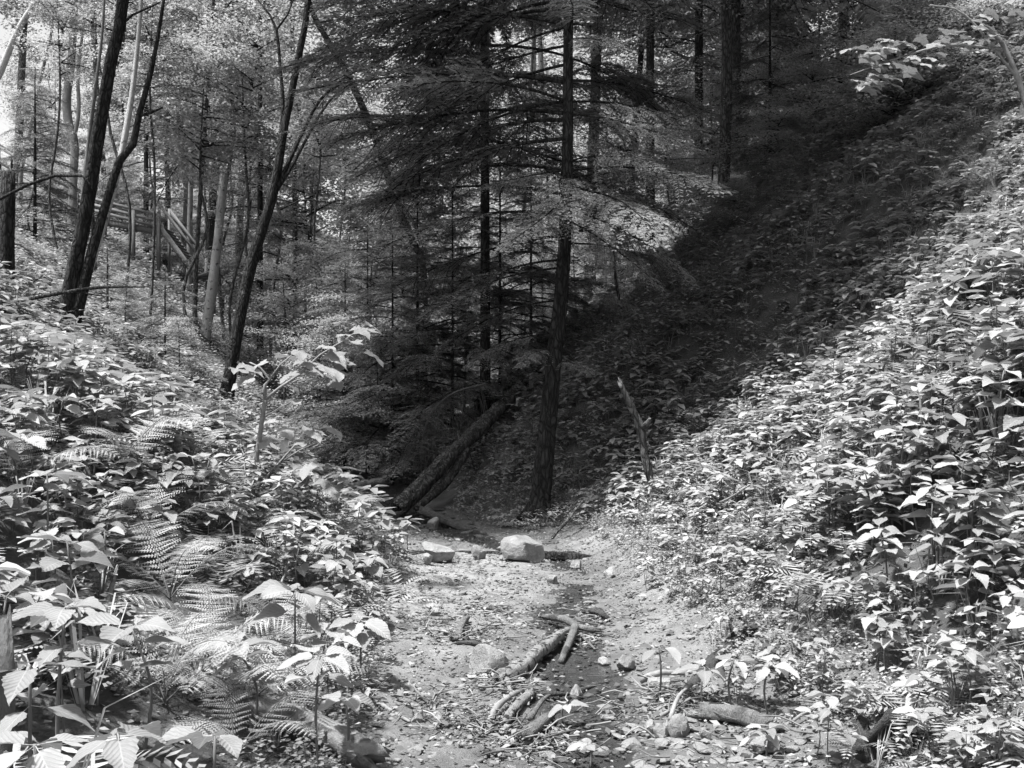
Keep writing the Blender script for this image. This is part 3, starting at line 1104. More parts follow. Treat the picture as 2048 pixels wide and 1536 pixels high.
hemlock('hemlock_tree', 'low young hemlock at the foot of the valley behind the fallen trunk', 835, 18.5, 5.0, .6, 46, .8, 8)
hemlock('hemlock_tree', 'small young hemlock in the dark middle of the ravine', 735, 21.0, 5.2, .5, 44, .85, 7)
hemlock('hemlock_tree', 'young hemlock with fine drooping boughs above the fallen trunk', 905, 17.2, 4.6, .5, 46, .85, 6)
hemlock('hemlock_tree', 'young hemlock between the fallen trunk and the main hemlock', 1000, 19.0, 5.0, .5, 48, .9, 6)
hemlock('hemlock_tree', 'young hemlock close behind the main hemlock, left side', 1062, 21.0, 4.2, .4, 44, .85, 6)
hemlock('hemlock_tree', 'young hemlock over the dim stream bend', 785, 17.6, 4.4, .5, 44, .8, 6)
hemlock('hemlock_tree', 'young hemlock left of the dim stream bend', 690, 20.0, 4.2, .4, 42, .8, 6)
hemlock('hemlock_tree', 'young hemlock on the shaded slope right of the main trunk', 1540, 23.0, 4.2, .4, 36, .8, 7)
hemlock('hemlock_tree', 'small hemlock shrub beside the double-trunked tree', 215, 23.0, 1.6, .1, 22, .42, 5)
hemlock('hemlock_tree', 'young feathery hemlock at the foot of the bare pale snag', 330, 20.0, 2.0, .15, 26, .45, 5)
hemlock('hemlock_tree', 'pale feathery hemlock below the upper stairway', 70, 31.0, 5.6, .3, 50, .8, 7, BOUGH_LO)

# --- trees of the left hillside
e, Y, b = tree('hillside_tree', 'dark furrowed tree with two stems standing on the left hillside', [
    [(128, 645, 33.4), (150, 530, 28.9), (172, 420, 26.6), (196, 270, 25.8), (222, 120, 23.6), (245, 0, 22.0)],
    [(138, 680, 25.8), (160, 600, 22.8), (182, 510, 19.0), (215, 395, 16.0), (240, 320, 15.2), (266, 288, 13.7), (278, 230, 12.2), (300, 150, 9.9), (318, 60, 7.6), (330, -20, 6.1)],
    [(278, 232, 6.8), (300, 226, 5.3), (326, 215, 3.8)], [(232, 60, 6.1), (265, 30, 4.6), (320, 5, 3.0)]], 'bark_dark', top=6, sides=14)
above(e, b, Y, 250, 14.5, CROWN[0], 1.3)
e, Y, b = tree('hillside_tree', 'thin pale stem in front of the dark two-stemmed tree', [[(150, 655, 13), (156, 560, 14), (162, 470, 13), (168, 380, 11), (176, 300, 9), (190, 180, 7), (205, 60, 5)]], 'bark_grey', top=3)
e, Y, b = tree('hillside_tree', 'pale leaning stem crossing behind the dark two-stemmed tree', [[(158, 610, 15), (184, 520, 16), (212, 430, 14), (240, 320, 13), (262, 200, 11), (275, 90, 9), (282, 0, 7)]], 'bark_pale', top=3)
above(e, b, Y, 285, 12.5, CROWN[1], 1.0)
e, Y, b = tree('leaning_tree', 'smooth dark leaning tree forking into arching limbs, left of centre', [
    [(452, 806, 30.2), (462, 740, 25.9), (478, 645, 23.8), (505, 520, 22.3), (545, 390, 19.4), (568, 260, 15.8), (598, 110, 13.7), (616, 0, 12.2)],
    [(560, 285, 8.6), (566, 215, 7.9), (560, 130, 6.5), (553, 60, 5.8), (540, 30, 4.3), (512, -5, 3.6)],
    [(536, 415, 10.1), (575, 330, 8.6), (610, 255, 7.2), (640, 200, 5.8), (690, 155, 4.3), (760, 120, 2.9)],
    [(545, 395, 7.9), (588, 325, 6.5), (622, 260, 5.8), (660, 200, 4.3), (705, 165, 2.9)],
    [(572, 200, 5.8), (590, 182, 5.0), (640, 174, 3.6), (690, 150, 2.2)],
    [(553, 60, 4.3), (575, 30, 3.6), (590, -10, 2.9)], [(560, 420, 3.6), (600, 400, 2.9), (690, 408, 2.2)]], 'bark_dark', top=6, sides=14, ridge=.02)
above(e, b, Y, 640, 13.5, CROWN[2], 1.3)
e, Y, b = tree('dead_snag', 'bare pale broken snag standing below the stairway', [[(412, 668, 22), (424, 580, 20), (436, 480, 18), (444, 400, 17), (448, 348, 15)]], 'bark_pale', sides=12)
e, Y, b = tree('hillside_tree', 'grey straight trunk with a crook, left of the dark two-stemmed tree', [
    [(143, 468, 18.7), (146, 380, 15.3), (149, 290, 15.3), (138, 250, 16.1), (133, 200, 16.1), (143, 120, 14.4), (150, 0, 12.8)], [(148, 280, 8.5), (158, 220, 7.6), (156, 150, 6.8), (166, 60, 5.1)]], 'bark_grey', top=5)
above(e, b, Y, 150, 22, CROWN_FAR[0], .8)
e, Y, b = tree('hillside_tree', 'pale forked trunk beside the stairway landing', [
    [(368, 560, 19), (372, 470, 18), (376, 390, 17), (368, 310, 17), (360, 240, 13), (350, 120, 10), (345, 0, 8)], [(378, 330, 12), (396, 300, 9), (414, 285, 6), (440, 250, 4)]], 'bark_grey', top=4)
above(e, b, Y, 345, 19, CROWN_FAR[1], .8)
tree('hillside_tree', 'pale companion stem close right of the forked trunk', [[(378, 585, 12), (379, 500, 12), (380, 420, 10), (384, 300, 8), (392, 160, 6), (398, 0, 5)]], 'bark_grey', top=3)
tree('hillside_tree', 'slender grey trunk between the snag and the leaning dark tree', [[(470, 640, 17), (474, 560, 15), (480, 440, 14), (487, 300, 13), (494, 150, 10), (500, 0, 9)]], 'bark_mid', top=4, crowns=[(494, 120, 0, CROWN[0], .7, 2.)])
tree('hillside_tree', 'dark broken-topped trunk behind the pale snag', [[(420, 520, 15), (424, 430, 15), (428, 360, 15), (434, 300, 13)], [(428, 370, 7), (438, 320, 6), (444, 285, 4)]], 'bark_dark', Y=48)
tree('hillside_tree', 'thin dark trunk over the stair head', [[(332, 480, 11), (336, 400, 10), (333, 300, 9), (338, 180, 8), (334, 60, 6)]], 'bark_mid', Y=52, top=4)
e, Y, b = tree('dead_snag', 'dark rough broken stub of a tree at the left edge', [[(12, 580, 34), (12, 480, 31), (14, 410, 31), (16, 345, 28)], [(0, 398, 6, -.3), (55, 370, 6, -.5), (110, 351, 6, -.6), (165, 352, 5, -.6), (192, 385, 3, -.6)]], 'bark_dark', sides=14)
tree('hillside_tree', 'slender trunk at the upper left under the stair rail', [[(34, 400, 15), (37, 300, 15), (42, 180, 14), (48, 60, 12), (52, -10, 10)]], 'bark_mid', Y=42, top=5, crowns=[(50, 60, 0, CROWN_FAR[0], .6, 1.)])
tree('hillside_tree', 'pale trunk leaning across the top left corner', [[(-30, 230, 14), (6, 130, 13), (36, 60, 12), (66, 10, 10), (82, -20, 9)]], 'bark_pale', Y=38, top=4)
tree('hillside_tree', 'thin slanting stem beside the upper stair rail', [[(42, 350, 8), (58, 270, 7), (78, 170, 6), (104, 60, 5)]], 'bark_grey', Y=40, top=3, crowns=[(100, 40, 0, CROWN[1], .7, 0)])
e, Y, b = tree('leaning_tree', 'dark slanting trunk between the leaning tree and the hemlocks', [[(848, 560, 13.6), (828, 490, 14.4), (800, 420, 14.4), (773, 345, 14.4), (742, 255, 14.4), (700, 160, 13.6), (655, 80, 12.0), (620, 10, 9.6)]], 'bark_dark', Y=26, top=4)
above(e, b, Y, 600, 13, CROWN[1], 1.1)
for (px, w_, y_, lab, bk) in (
        (590, 13, 44, 'black straight trunk in the gap right of the leaning tree', 'bark_dark'), (1046, 9, 30, 'thin pale trunk just left of the main hemlock', 'bark_grey'),
        (1094, 17, 34, 'pale straight trunk close behind the main hemlock', 'bark_pale'), (1060, 12, 46, 'pale distant trunk seen low beside the main hemlock', 'bark_grey'),
        (1182, 32, 32, 'stout grey trunk right behind the main hemlock', 'bark_mid'), (1262, 18, 36, 'leaning black trunk above the shaded slope', 'bark_dark'), (205, 13, 60, 'grey trunk behind the deck of the stairway', 'bark_mid')):
    x = (px - 1024) / F * y_
    z = Hs(x, y_)
    py = HOR - (z - EYE) / y_ * F
    w_ *= .8
    k = R.uniform(-22, 22)
    e, Y, b = tree('woodland_tree', lab, [[(px - k * .3, py, w_), (px, (py + 200) / 2, w_ * .9), (px + k, 120, w_ * .75), (px + k * 1.5, 0, w_ * .65)]], bk, Y=y_, top=6)
    above(e, b, Y, px + k, EYE + y_ * .36, CROWN_FAR[R.randrange(3)], R.uniform(.6, .85), R.uniform(0, 6))

e = tag(link('shade_tree', None, None, (-8.6, 12.2, Hs(-8.6, 12.2))), 'unseen leafy tree added on the left bank to shade the stream bend', 'tree')  # out-of-view tree, added so its crown darkens the stream bend
mb = MB()
mb.tube([(0, 0, -.4), (.2, 0, 5), (.9, -.2, 10), (1.6, -.4, 15)], [.26, .22, .16, .04], 14, ridge=.08, rough=.04, step=.25)
link('trunk', mb.mesh('trunk', ['bark_mid']), e)
for (dx, dy, dz, k, sc_) in ((1.6, -.5, 8.5, 0, 1.5), (3.6, -.6, 9.5, 1, 1.1), (2.6, 1.4, 10.5, 2, 1.2)):
    link('crown', CROWN[k], e, (dx, dy, dz), (0, 0, dx), sc_)

def broad_tree(label, x, y, hgt, w_, crowns, bark='bark_mid'):
    b = np.array((x, y, Hs(x, y)))
    e = tag(link('canopy_tree', None, None, tuple(b)), label, 'tree')
    mb = MB()
    mb.tube([(0, 0, -.4), (.1, 0, hgt * .3), (-.15, .1, hgt * .65), (.1, 0, hgt)], [w_ * 1.2, w_, w_ * .75, .03], 14, ridge=.09, rough=.045, step=.25, seed=int(y * 7))
    link('trunk', mb.mesh('trunk', [bark]), e)
    for i, (dx, dy, dz, sc_) in enumerate(crowns):
        mb = MB()
        z0 = max(.5, dz - .2 * math.hypot(dx, dy))
        mb.tube([(0, 0, z0), (dx * .5, dy * .5, z0 + (dz - z0) * .6), (dx, dy, dz + .3)], [w_ * .4, w_ * .3, .03], 7, rough=.05, seed=i, step=.3)
        link('limb', mb.mesh('limb', [bark]), e)
        link('crown', CROWN[(i + int(y)) % 4], e, (dx, dy, dz), (0, 0, i * 1.7 + x), sc_ * 1.15)
        link('crown', CROWN[(i + 1 + int(y)) % 4], e, (dx, dy, dz + .5), (0, 0, i * 2.9 + x), sc_ * 1.15)
    return e


broad_tree('leafy tree with spreading canopy at the top of the right slope', 10.6, 27.0, 14, .2, ((0, 0, 8, 1.3), (-3, -1, 6, 1.1), (-4.5, -3, 8, 1.2), (1, -3, 7, 1.2), (-2, -4, 9, 1.2)))
broad_tree('leafy tree overhanging the dark upper right slope', 11.2, 20.5, 13, .2, ((0, 0, 7, 1.4), (-2.6, -1.2, 6.5, 1.3), (-4.4, -.5, 8, 1.5), (-1, 2, 6, 1.3), (-3, 2, 8.5, 1.5)))
broad_tree('leafy tree on the skyline of the right slope, behind the pale-barked hemlock', 8.2, 36.0, 15, .2, ((0, 0, 6, 1.2), (-2.5, 0, 4.5, 1.1), (2, -1, 7, 1.2), (-1, -1, 10, 1.3)))

broad_tree('thin leafy tree added high on the slope to shade it, left of the thick hemlock', 4.6, 22.0, 14, .11, ((0, 0, 7, 1.3), (2.4, -1, 7.5, 1.2), (-1.5, -2, 8.5, 1.2), (1.5, 2, 8.5, 1.2)))  # added for shade: crowns hang above the view, over the slope
broad_tree('thin leafy tree added to shade the ridge of the slope, right of the thick hemlock', 8.0, 24.5, 13, .11, ((0, 0, 6, 1.3), (-2, -1.5, 6, 1.2), (2, -2, 6.5, 1.2), (0, 2, 7.5, 1.3)))  # also added for its shade, crowns overhead near the ridge
bx_, by_ = 16.0, 22.0  # added out-of-view tree; crowns sit sunward of ridge points to shade them
cr_ = []
for (px, py) in ((1540, 420), (1580, 380), (1620, 330), (1660, 290), (1700, 240), (1740, 190), (1790, 120), (1850, 70)):
    g = G(px, py)
    q = g + np.array(SUN) / SUN.z * max(7.0, EYE + .42 * g[1] - g[2] + 1.5)
    cr_.append((q[0] - bx_, q[1] - by_, q[2] - Hs(bx_, by_) - 1.5, .95))
broad_tree('unseen leafy tree added with crowns that shade the ridge of the right slope', bx_, by_, 15, .22, cr_)
rg = np.random.default_rng(123)
for i in range(34):
    px = rg.uniform(1230, 2000)
    y_ = rg.uniform(19, 34) - (px - 1230) / 770 * 6
    x = (px - 1024) / F * y_
    ridge = HOR - (Hs(x, y_) - EYE) / y_ * F
    if ridge < -40:
        continue
    s = rg.uniform(.22, .5)
    e = tag(link('slope_bush', None, None, (x, y_, Hs(x, y_) - .05)), 'leafy bush on the shaded slope %s' % ('right above the main hemlock foot' if px < 1430 else 'around the thick hemlock' if px < 1620 else 'at the upper right'), 'bush', 'bushes of the shaded slope')
    link('crown', CROWN[i % 4], e, (0, 0, 0), (0, 0, rg.uniform(0, 6.28)), (s, s, s * rg.uniform(.5, .85)))

# --- leafy understorey and mid-distance crowns (px, py of crown foot, distance, scale, mesh)
US = [(1250, 350, 19, .42, 'small leafy tree just right of the lit hemlock bough'), (1335, 380, 20, .4, 'leafy shrub on the shaded slope above the lit bough tip'), (1425, 350, 23, .5, 'leafy shrub hiding the foot of the slim dark hemlock'), (1530, 330, 24, .55, 'leafy shrub right of the thick hemlock foot'), (400, 350, 27, .82, 'shaggy leafy tree in front of the pale forked trunk'), (300, 190, 26, .6, 'leafy crown hanging right of the two-stemmed trunk'), (490, 300, 28, .8, 'leafy crown hanging left of the leaning dark trunk'),
      (250, 60, 28, .8, 'leafy crown at the very top over the two stems'), (70, 330, 32, .5, 'pale leafy tree covering the upper stair rail'), (640, 330, 26, .6, 'leafy crown hanging under the arching limbs'),
      (120, 160, 30, .7, 'leafy crown behind the grey crooked trunk'), (1040, 600, 30, .8, 'leafy bushy tree in the gap left of the main hemlock foot'), (1085, 650, 25, .5, 'small leafy tree close behind the main hemlock foot'),
      (1000, 660, 34, .8, 'leafy tree low between the two streamside hemlocks'), (1110, 560, 38, 1.0, 'leafy tree low behind the pale straight trunk'), (1180, 500, 48, 1.3, 'far leafy tree at the foot of the stout grey trunk'),
      (190, 60, 33, 1.2, 'leafy tree whose foliage fills the top behind the two stems'),
      (450, 80, 36, 1.3, 'leafy tree at the top between hanging hemlock and leaning trunk'),
      (540, 330, 36, 1.0, 'leafy tree seen through the leaning trunk fork'), (690, 380, 34, .75, 'bright leafy tree under the arching limbs'),
      (740, 620, 30, .8, 'leafy tree low in the middle of the valley gap'), (620, 330, 48, 1.5, 'far bright leafy tree right of the leaning trunk'),
      (830, 420, 52, 1.6, 'far bright leafy tree behind the slanting trunk foot'), (960, 380, 56, 1.7, 'far bright leafy tree behind the straight hemlock'),
      (460, 330, 56, 1.5, 'far pale leafy tree above the lower stair flight'), (300, 330, 58, 1.3, 'leafy young tree above the stairway landing'), (110, 300, 60, 1.3, 'leafy young tree over the upper stair'),
      (620, 520, 32, .95, 'bright leafy tree right of the leaning trunk'), (690, 640, 28, .7, 'leafy understorey tree in the valley gap'),
      (760, 480, 38, 1.1, 'pale leafy tree behind the slanting trunk'), (575, 700, 24, .5, 'sunlit bush behind the maple sapling'),
      (640, 690, 25, .5, 'leafy bush right behind the maple sapling top'), (500, 420, 42, 1.1, 'leafy tree behind the leaning dark trunk'),
      (880, 560, 36, 1.0, 'leafy tree low behind the dark boughs'), (1010, 500, 40, 1.1, 'pale leafy tree left behind the main hemlock'),
      (1080, 420, 46, 1.3, 'leafy tree straight behind the main hemlock'), (1210, 420, 40, 1.1, 'leafy tree behind the stout grey trunk'),
      (1330, 330, 44, 1.2, 'leafy tree on the skyline right of the lit bough'), (1560, 300, 34, 1.0, 'leafy tree halfway up the shaded right slope'),
      (1640, 200, 28, .9, 'leafy tree at the upper edge of the right slope'), (1780, 160, 24, .9, 'leafy tree overhanging the upper right slope'),
      (410, 230, 46, 1.2, 'leafy tree high behind the pale snag'),
      
      (690, 870, 19, .42, 'leafy shrub in the dim bend of the stream'), (760, 880, 17, .38, 'shrub behind the log across the stream bend'),
      (640, 800, 20, .45, 'shrub on the far bank left of the stream bend'), (820, 830, 20, .5, 'shrub behind the drooping dead twigs'),
      (1150, 600, 26, .6, 'small leafy shrub at the foot of the shaded slope'), (930, 760, 20, .45, 'shrub just above the fallen trunk'),
      (250, 700, 21, .2, 'shrub on the hillside right of the two-stemmed tree'), (360, 770, 19, .25, 'shrub on the hillside below the pale snag'),
      (1700, 330, 20, .5, 'bushy sapling in the shade high on the right slope'), (1950, 130, 15.5, .5, 'bushy sapling at the top right edge')]
for i, (px, py, y_, s, lab) in enumerate(US):
    x = (px - 1024) / F * y_
    g = np.array((x, y_, Hs(x, y_)))
    c = P(px, py, y_)
    e = tag(link('understorey_tree', None, None, tuple(g)), lab, 'tree')
    hz = max(0.3, c[2] - g[2])
    mb = MB()
    bn = min(.5, hz * .1)
    mb.tube([(0, 0, -.2), (R.uniform(-bn, bn), 0, hz * .35), (R.uniform(-bn, bn), 0, hz * .7), (0, 0, hz), (R.uniform(-.2, .2), .1, hz + 4.6 * s)], [.05 * s + .008, .045 * s + .008, .04 * s + .008, .035 * s + .006, .006], 6, rough=.04, seed=i)
    link('trunk', mb.mesh('trunk', ['bark_mid']), e)
    link('crown', CROWN[i % 4], e, (0, 0, hz), (R.uniform(-.1, .1), R.uniform(-.1, .1), R.uniform(0, 6.28)), (s, s, s * R.uniform(.85, 1.1)))

# --- the wood farther off
rg = np.random.default_rng(98)
for i in range(26):
    y_ = rg.uniform(50, 72)
    px = rg.uniform(60, 520)
    x = (px - 1024) / F * y_
    s = rg.uniform(.5, 1.0)
    e = tag(link('thicket_bush', None, None, (x, y_, Hs(x, y_) - .1)), 'leafy bush on the hill behind the %s' % ('upper stairs' if px < 200 else 'stair landing' if px < 340 else 'lower stair flight'), 'bush', 'bushes behind the stairway')
    link('crown', CROWN[i % 4], e, (0, 0, 0), (0, 0, rg.uniform(0, 6.28)), (s, s, s * rg.uniform(.6, .9)))
rg = np.random.default_rng(99)
for i in range(70):
    y_ = rg.uniform(26, 74)
    x = np.interp(y_, LY, LX) + rg.uniform(-.22, .16) * y_
    u = 1024 + x / y_ * F
    if u < 420 or u > 1240:
        continue
    s = rg.uniform(.35, .75) * (.7 + y_ / 90)
    e = tag(link('thicket_bush', None, None, (x, y_, Hs(x, y_) - .1)), 'leafy bush in the thicket %s' % ('below the lower stair flight' if u < 640 else 'behind the maple sapling top' if u < 820 else 'behind the fallen trunk' if u < 1040 else 'behind the main hemlock'), 'bush', 'bushes of the valley thicket')
    link('crown', CROWN[i % 4], e, (0, 0, 0), (0, 0, rg.uniform(0, 6.28)), (s, s, s * rg.uniform(.6, .95)))
rg = np.random.default_rng(77)
far_trunk = []
for k in range(3):
    mb = MB()
    a = rg.uniform(-.5, .5, 2)
    mb.tube([(0, 0, -.5), (a[0] * .3, 0, 6), (a[0], a[1], 14), (a[0] * 1.4, a[1], 20)], [.13, .11, .07, .02], 7, rough=.03, seed=k, step=1)
    far_trunk.append(mb.mesh('trunk', [('bark_mid', 'bark_dark', 'bark_grey')[k]]))
cnt = 0
for i in range(400):
    y_ = rg.uniform(52, 120)
    x = rg.uniform(-.62, .5) * y_
    u = 1024 + x / y_ * F
    if u < 170 and rg.random() < .85:
        continue
    if 620 < u < 770 and rg.random() < .95:
        continue
    cnt += 1
    if cnt > 72:
        break
    s = rg.uniform(.75, 1.2)
    e = tag(link('distant_tree', None, None, (x, y_, Hs(x, y_)), (rg.normal(0, .06), rg.normal(0, .07), rg.uniform(0, 6.28)), s),
            'distant leafy tree in the wood %s' % ('beyond the upper stairway' if u < 330 else 'behind the leaning dark tree' if u < 640 else
            'between the leaning tree and the hemlocks' if u < 940 else 'behind the main hemlock' if u < 1240 else 'on the skyline above the shaded slope'), 'tree', 'trees of the distant wood')
    link('trunk', far_trunk[i % 3], e)
    if i % 9 == 3:
        link('crown', CONIFER[i % 2], e, (0, 0, rg.uniform(2, 5)), (0, 0, rg.uniform(0, 6)), 1.6)
    else:
        link('crown', CROWN_FAR[i % 3], e, (0, 0, rg.uniform(7, 10)), (0, 0, rg.uniform(0, 6)), 1.1)
        link('crown', CROWN_FAR[(i + 1) % 3], e, (0, 0, rg.uniform(3, 5)), (0, 0, rg.uniform(0, 6)), .8)
        link('crown', CROWN_FAR[(i + 2) % 3], e, (rg.uniform(-2, 2), rg.uniform(-2, 2), -.5), (0, 0, rg.uniform(0, 6)), .55)

# ------------------------------------------------------------------ stairway on the left hill
st = tag(link('stairway', None, None, tuple(P(240, 455, 45))), 'weathered timber stairway and railed landing on the left hillside', 'stairway')
so = P(240, 455, 45)


def beam(name, a, b, w_, h_, m='board'):
    a, b = np.array(a), np.array(b)
    d = b - a
    L = np.linalg.norm(d)
    q = Vector(d).to_track_quat('X', 'Z').to_matrix()
    mb = MB()
    mb.box((0, 0, 0), (L, w_, h_))
    me = mb.mesh('beam', [m], smooth=False)
    o = link(name, me, st, tuple((a + b) / 2 - so))
    o.rotation_euler = q.to_euler()
    return o


def post(px, pyt, pyb, Y, w_=.13):
    a, b = P(px, pyt, Y), P(px, pyb, Y)
    g = Hs(a[0], a[1])
    b[2] = min(b[2], g - .2)
    beam('post', b, a, w_, w_)


LA, LB = (150, 46.5), (317, 44.5)     # landing from left to right, front edge


def lp(f, py0, py1, dy=0):
    return P(LA[0] + (LB[0] - LA[0]) * f, py0 + (py1 - py0) * f, LA[1] + (LB[1] - LA[1]) * f + dy)


for back in (0, 1.6):
    for (a0, a1) in ((388, 431), (400, 443), (411, 454)):
        beam('rail', lp(0, a0, a1, back - .1), lp(1, a0, a1, back - .1), .05, .14)
    beam('joist', lp(0, 432, 464, back), lp(1, 432, 464, back), .06, .26)
    for f, top, bot in ((0.02, 385, 470), (.36, 400, 480), (.7, 420, 506), (1, 430, 520)):
        q = lp(f, top, top, back)
        post(LA[0] + (LB[0] - LA[0]) * f, top, bot + (0 if back == 0 else -20), LA[1] + (LB[1] - LA[1]) * f + back - (.2 if back == 0 else -.2))
for i in range(26):
    f = (i + .5) / 26
    a, b = lp(f, 426, 457, -.1), lp(f, 426, 457, 1.7)
    b[2] = a[2]
    beam('plank', a, b, .15, .04)


def flight(pa, pb, n_, w_=1.3):
    """pa top (px,py,Y) to pb bottom"""
    a, b = P(*pa), P(*pb)
    for dy in (0, w_):
        off = np.array((0, dy, 0))
        beam('stringer', a + off, b + off, .06, .28)
        beam('handrail', a + off + np.array((0, -.06, 1.0)), b + off + np.array((0, -.06, 1.0)), .05, .14)
        for f in (0, 1):
            p_ = a + (b - a) * f + off
            g = Hs(p_[0], p_[1])
            beam('post', (p_[0], p_[1] - .1, min(g, p_[2]) - .2), (p_[0], p_[1] - .1, p_[2] + 1.05), .1, .1)
    for i in range(n_):
        p_ = a + (b - a) * (i + .5) / n_
        beam('tread', p_ + np.array((0, .03, .05)), p_ + np.array((0, w_ - .03, .05)), .28, .05)


flight((320, 455, 44.3), (395, 556, 42.5), 14)
flight((430, 548, 42.3), (478, 606, 41.2), 9)
beam('deck_edge', P(395, 556, 42.5), P(432, 548, 42.3), .9, .1)
flight((0, 335, 50), (150, 425, 46.8), 22)
flight((-110, 262, 53), (0, 335, 50), 16)


# ------------------------------------------------------------------ logs, snags, sticks
def log(name, label, path, bark, sides=14, ridge=.07, rough=.04, step=.06, cat='log', group=None, branches=(), seed=0, slim=0.8, lump=.34):
    """path: list of (point, radius)"""
    pts = np.array([p_ for p_, r in path])
    rad = np.array([r for p_, r in path])
    base = pts[0].copy()
    e = tag(link(name, None, None, tuple(base)), label, cat, group)
    mb = MB()
    mb.tube(pts - base, rad * slim, sides, ridge=ridge * 1.5, rough=rough, seed=seed + int(abs(base[0]) * 100), step=step)
    v = np.concatenate(mb.v)
    rgj = np.random.default_rng(len(v))
    pr_, rr_ = resample(pts - base, rad, step)
    for end, k in ((0, 0), (1, len(pr_) - 1)):      # jagged broken ends, lumpy skin
        dirv = pr_[k] - pr_[abs(k - 2)]
        dirv = dirv / (np.linalg.norm(dirv) + 1e-9)
        v[k * sides:(k + 1) * sides] += np.outer((rgj.uniform(-.3, .6, sides) + 1.6 * (rgj.uniform(size=sides) < .3)) * rad[-end], dirv)
        v[len(pr_) * sides + end] -= dirv * rad[-end] * .4
    for i in range(len(pr_) * sides):
        q = v[i] + base
        v[i] += (v[i] - pr_[i // sides]) * (lump * noise.noise(Vector(q * (.55 / max(.03, rad[0])))) + .14 * noise.noise(Vector(q * 28)))
    mb.v = [v]
    for i in range(3 if rad[0] < .1 else 4):      # broken branch stubs
        k = int(rgj.integers(1, max(2, len(pr_) - 1)))
        o_ = rgj.normal(size=3)
        o_[2] = abs(o_[2])
        o_ /= np.linalg.norm(o_)
        rr2 = rr_[k] * slim
        mb.tube([pr_[k] + o_ * rr2 * .5, pr_[k] + o_ * rr2 * rgj.uniform(1.3, 2.4)], [rr2 * .34, rr2 * .2], 6, rough=.15, seed=i)
    link('stem', mb.mesh('stem', [bark]), e)
    for k, br in enumerate(branches):
        mb = MB()
        mb.tube(np.array([p_ for p_, r in br]) - base, [r for p_, r in br], 7, ridge=.06, rough=.05, seed=k, step=step)
        link('branch', mb.mesh('branch', [bark]), e)
    return e


def gp(px, py, up=0.0, Y=None):
    g = G(px, py)
    return g + np.array((0, 0, up))


# leaning fallen trunk on the right slope beyond the bend
a, b = np.array((-1.55, 13.5, .05)), np.array((.13, 16.3, 1.72))
m1, m2 = a + (b - a) * .35 + np.array((0, 0, .02)), a + (b - a) * .7
log('fallen_tree', 'thick fallen trunk leaning up the bank left of the hemlock', [(a, .12), (a + (b - a) * .15, .125), (m1, .12), (m2, .11), (b, .10)], 'bark_mid', sides=24, lump=.12, slim=.95,
    branches=[[(a + np.array((.25, .1, .02)), .05), (a + np.array((.6, .75, .3)), .07), (a + np.array((.9, 1.3, .75)), .06)]])
log('fallen_log', 'rough log lying across the stream bend, left background', [(P(585, 998, 15.6), .09), (P(650, 988, 15.4), .1), (P(720, 972, 15.2), .1), (P(768, 962, 15.0), .06)], 'dead_wood')
log('fallen_log', 'short thick log end poking out behind the left bank plants', [(P(570, 965, 15.8), .13), (P(612, 975, 15.6), .14), (P(640, 985, 15.5), .12)], 'dead_wood')
log('fallen_log', 'dark low log by the foot of the fallen trunk', [(P(700, 1040, 13.2), .06), (P(770, 1034, 13.2), .08), (P(800, 1030, 13.2), .05)], 'wet_wood')
log('fallen_log', 'mossy pole sloping to the water in front of the fallen trunk', [(P(845, 1022, 12.9), .07), (P(885, 1038, 12.5), .07), (P(945, 1066, 12.1), .05)], 'wet_wood')
log('fallen_log', 'long dark log lying across the stream behind the boulders', [(P(780, 1108, 10.2), .05), (P(900, 1110, 10.1), .055), (P(1040, 1112, 10.05), .07), (P(1120, 1113, 10.0), .075), (P(1195, 1120, 9.85), .05)], 'bark_dark', ridge=.12)
log('broken_snag', 'bent broken snag standing in herbs on the lower right slope', [(P(1300, 950, 10.4), .07), (P(1288, 905, 10.4), .066), (P(1283, 862, 10.4), .07), (P(1262, 812, 10.35), .055), (P(1238, 762, 10.3), .03)], 'bark_mid', slim=.62, cat='snag',
    branches=[[(P(1284, 860, 10.4), .05), (P(1296, 846, 10.35), .03), (P(1300, 838, 10.3), .02)]], ridge=.12)
log('fallen_pole', 'thin pole slanting down the right bank beside the hemlock', [(P(1100, 1080, 11.0), .022), (P(1130, 1046, 11.1), .022), (P(1165, 1004, 11.3), .015)], 'bark_mid')
log('fallen_pole', 'branch lying at the right water edge beside the long log', [(P(1180, 1130, 9.6), .03), (P(1225, 1100, 9.8), .04), (P(1262, 1075, 10), .03)], 'dead_wood')


def bed(px, py, up=0.0):
    """point on the stream bed seen at a pixel, raised"""
    return gp(px, py, up)


# birch pieces in the stream
A_, B_, C_ = bed(1006, 1372, .05), bed(1075, 1330, .07), bed(1120, 1292, .07)
log('birch_log', 'peeling birch log lying across the stream beside the round boulder', [(A_, .046), (bed(1040, 1356, .05), .05), (B_, .044), (bed(1098, 1308, .06), .046), (C_, .038), (bed(1150, 1268, .05), .022)], 'birch', sides=16, ridge=.08,
    branches=[[(A_, .03), (bed(1018, 1382, .03), .016), (bed(1030, 1410, .0), .012)]])
log('rotten_branch', 'wet jagged branch beside the upper end of the birch log', [(bed(1090, 1248, .05), .025), (bed(1130, 1262, .08), .032), (bed(1160, 1275, .07), .03), (bed(1200, 1276, .05), .018)], 'dead_wood',
    branches=[[(bed(1152, 1272, .07), .03), (bed(1140, 1300, .06), .026), (bed(1122, 1330, .02), .02)], [(bed(1160, 1280, .04), .012), (bed(1190, 1305, .02), .006)]])
log('birch_log', 'short birch piece below the long birch log', [(bed(1006, 1456, .02), .026), (bed(1036, 1422, .03), .034), (bed(1064, 1396, .02), .03)], 'birch', sides=14, ridge=.05)
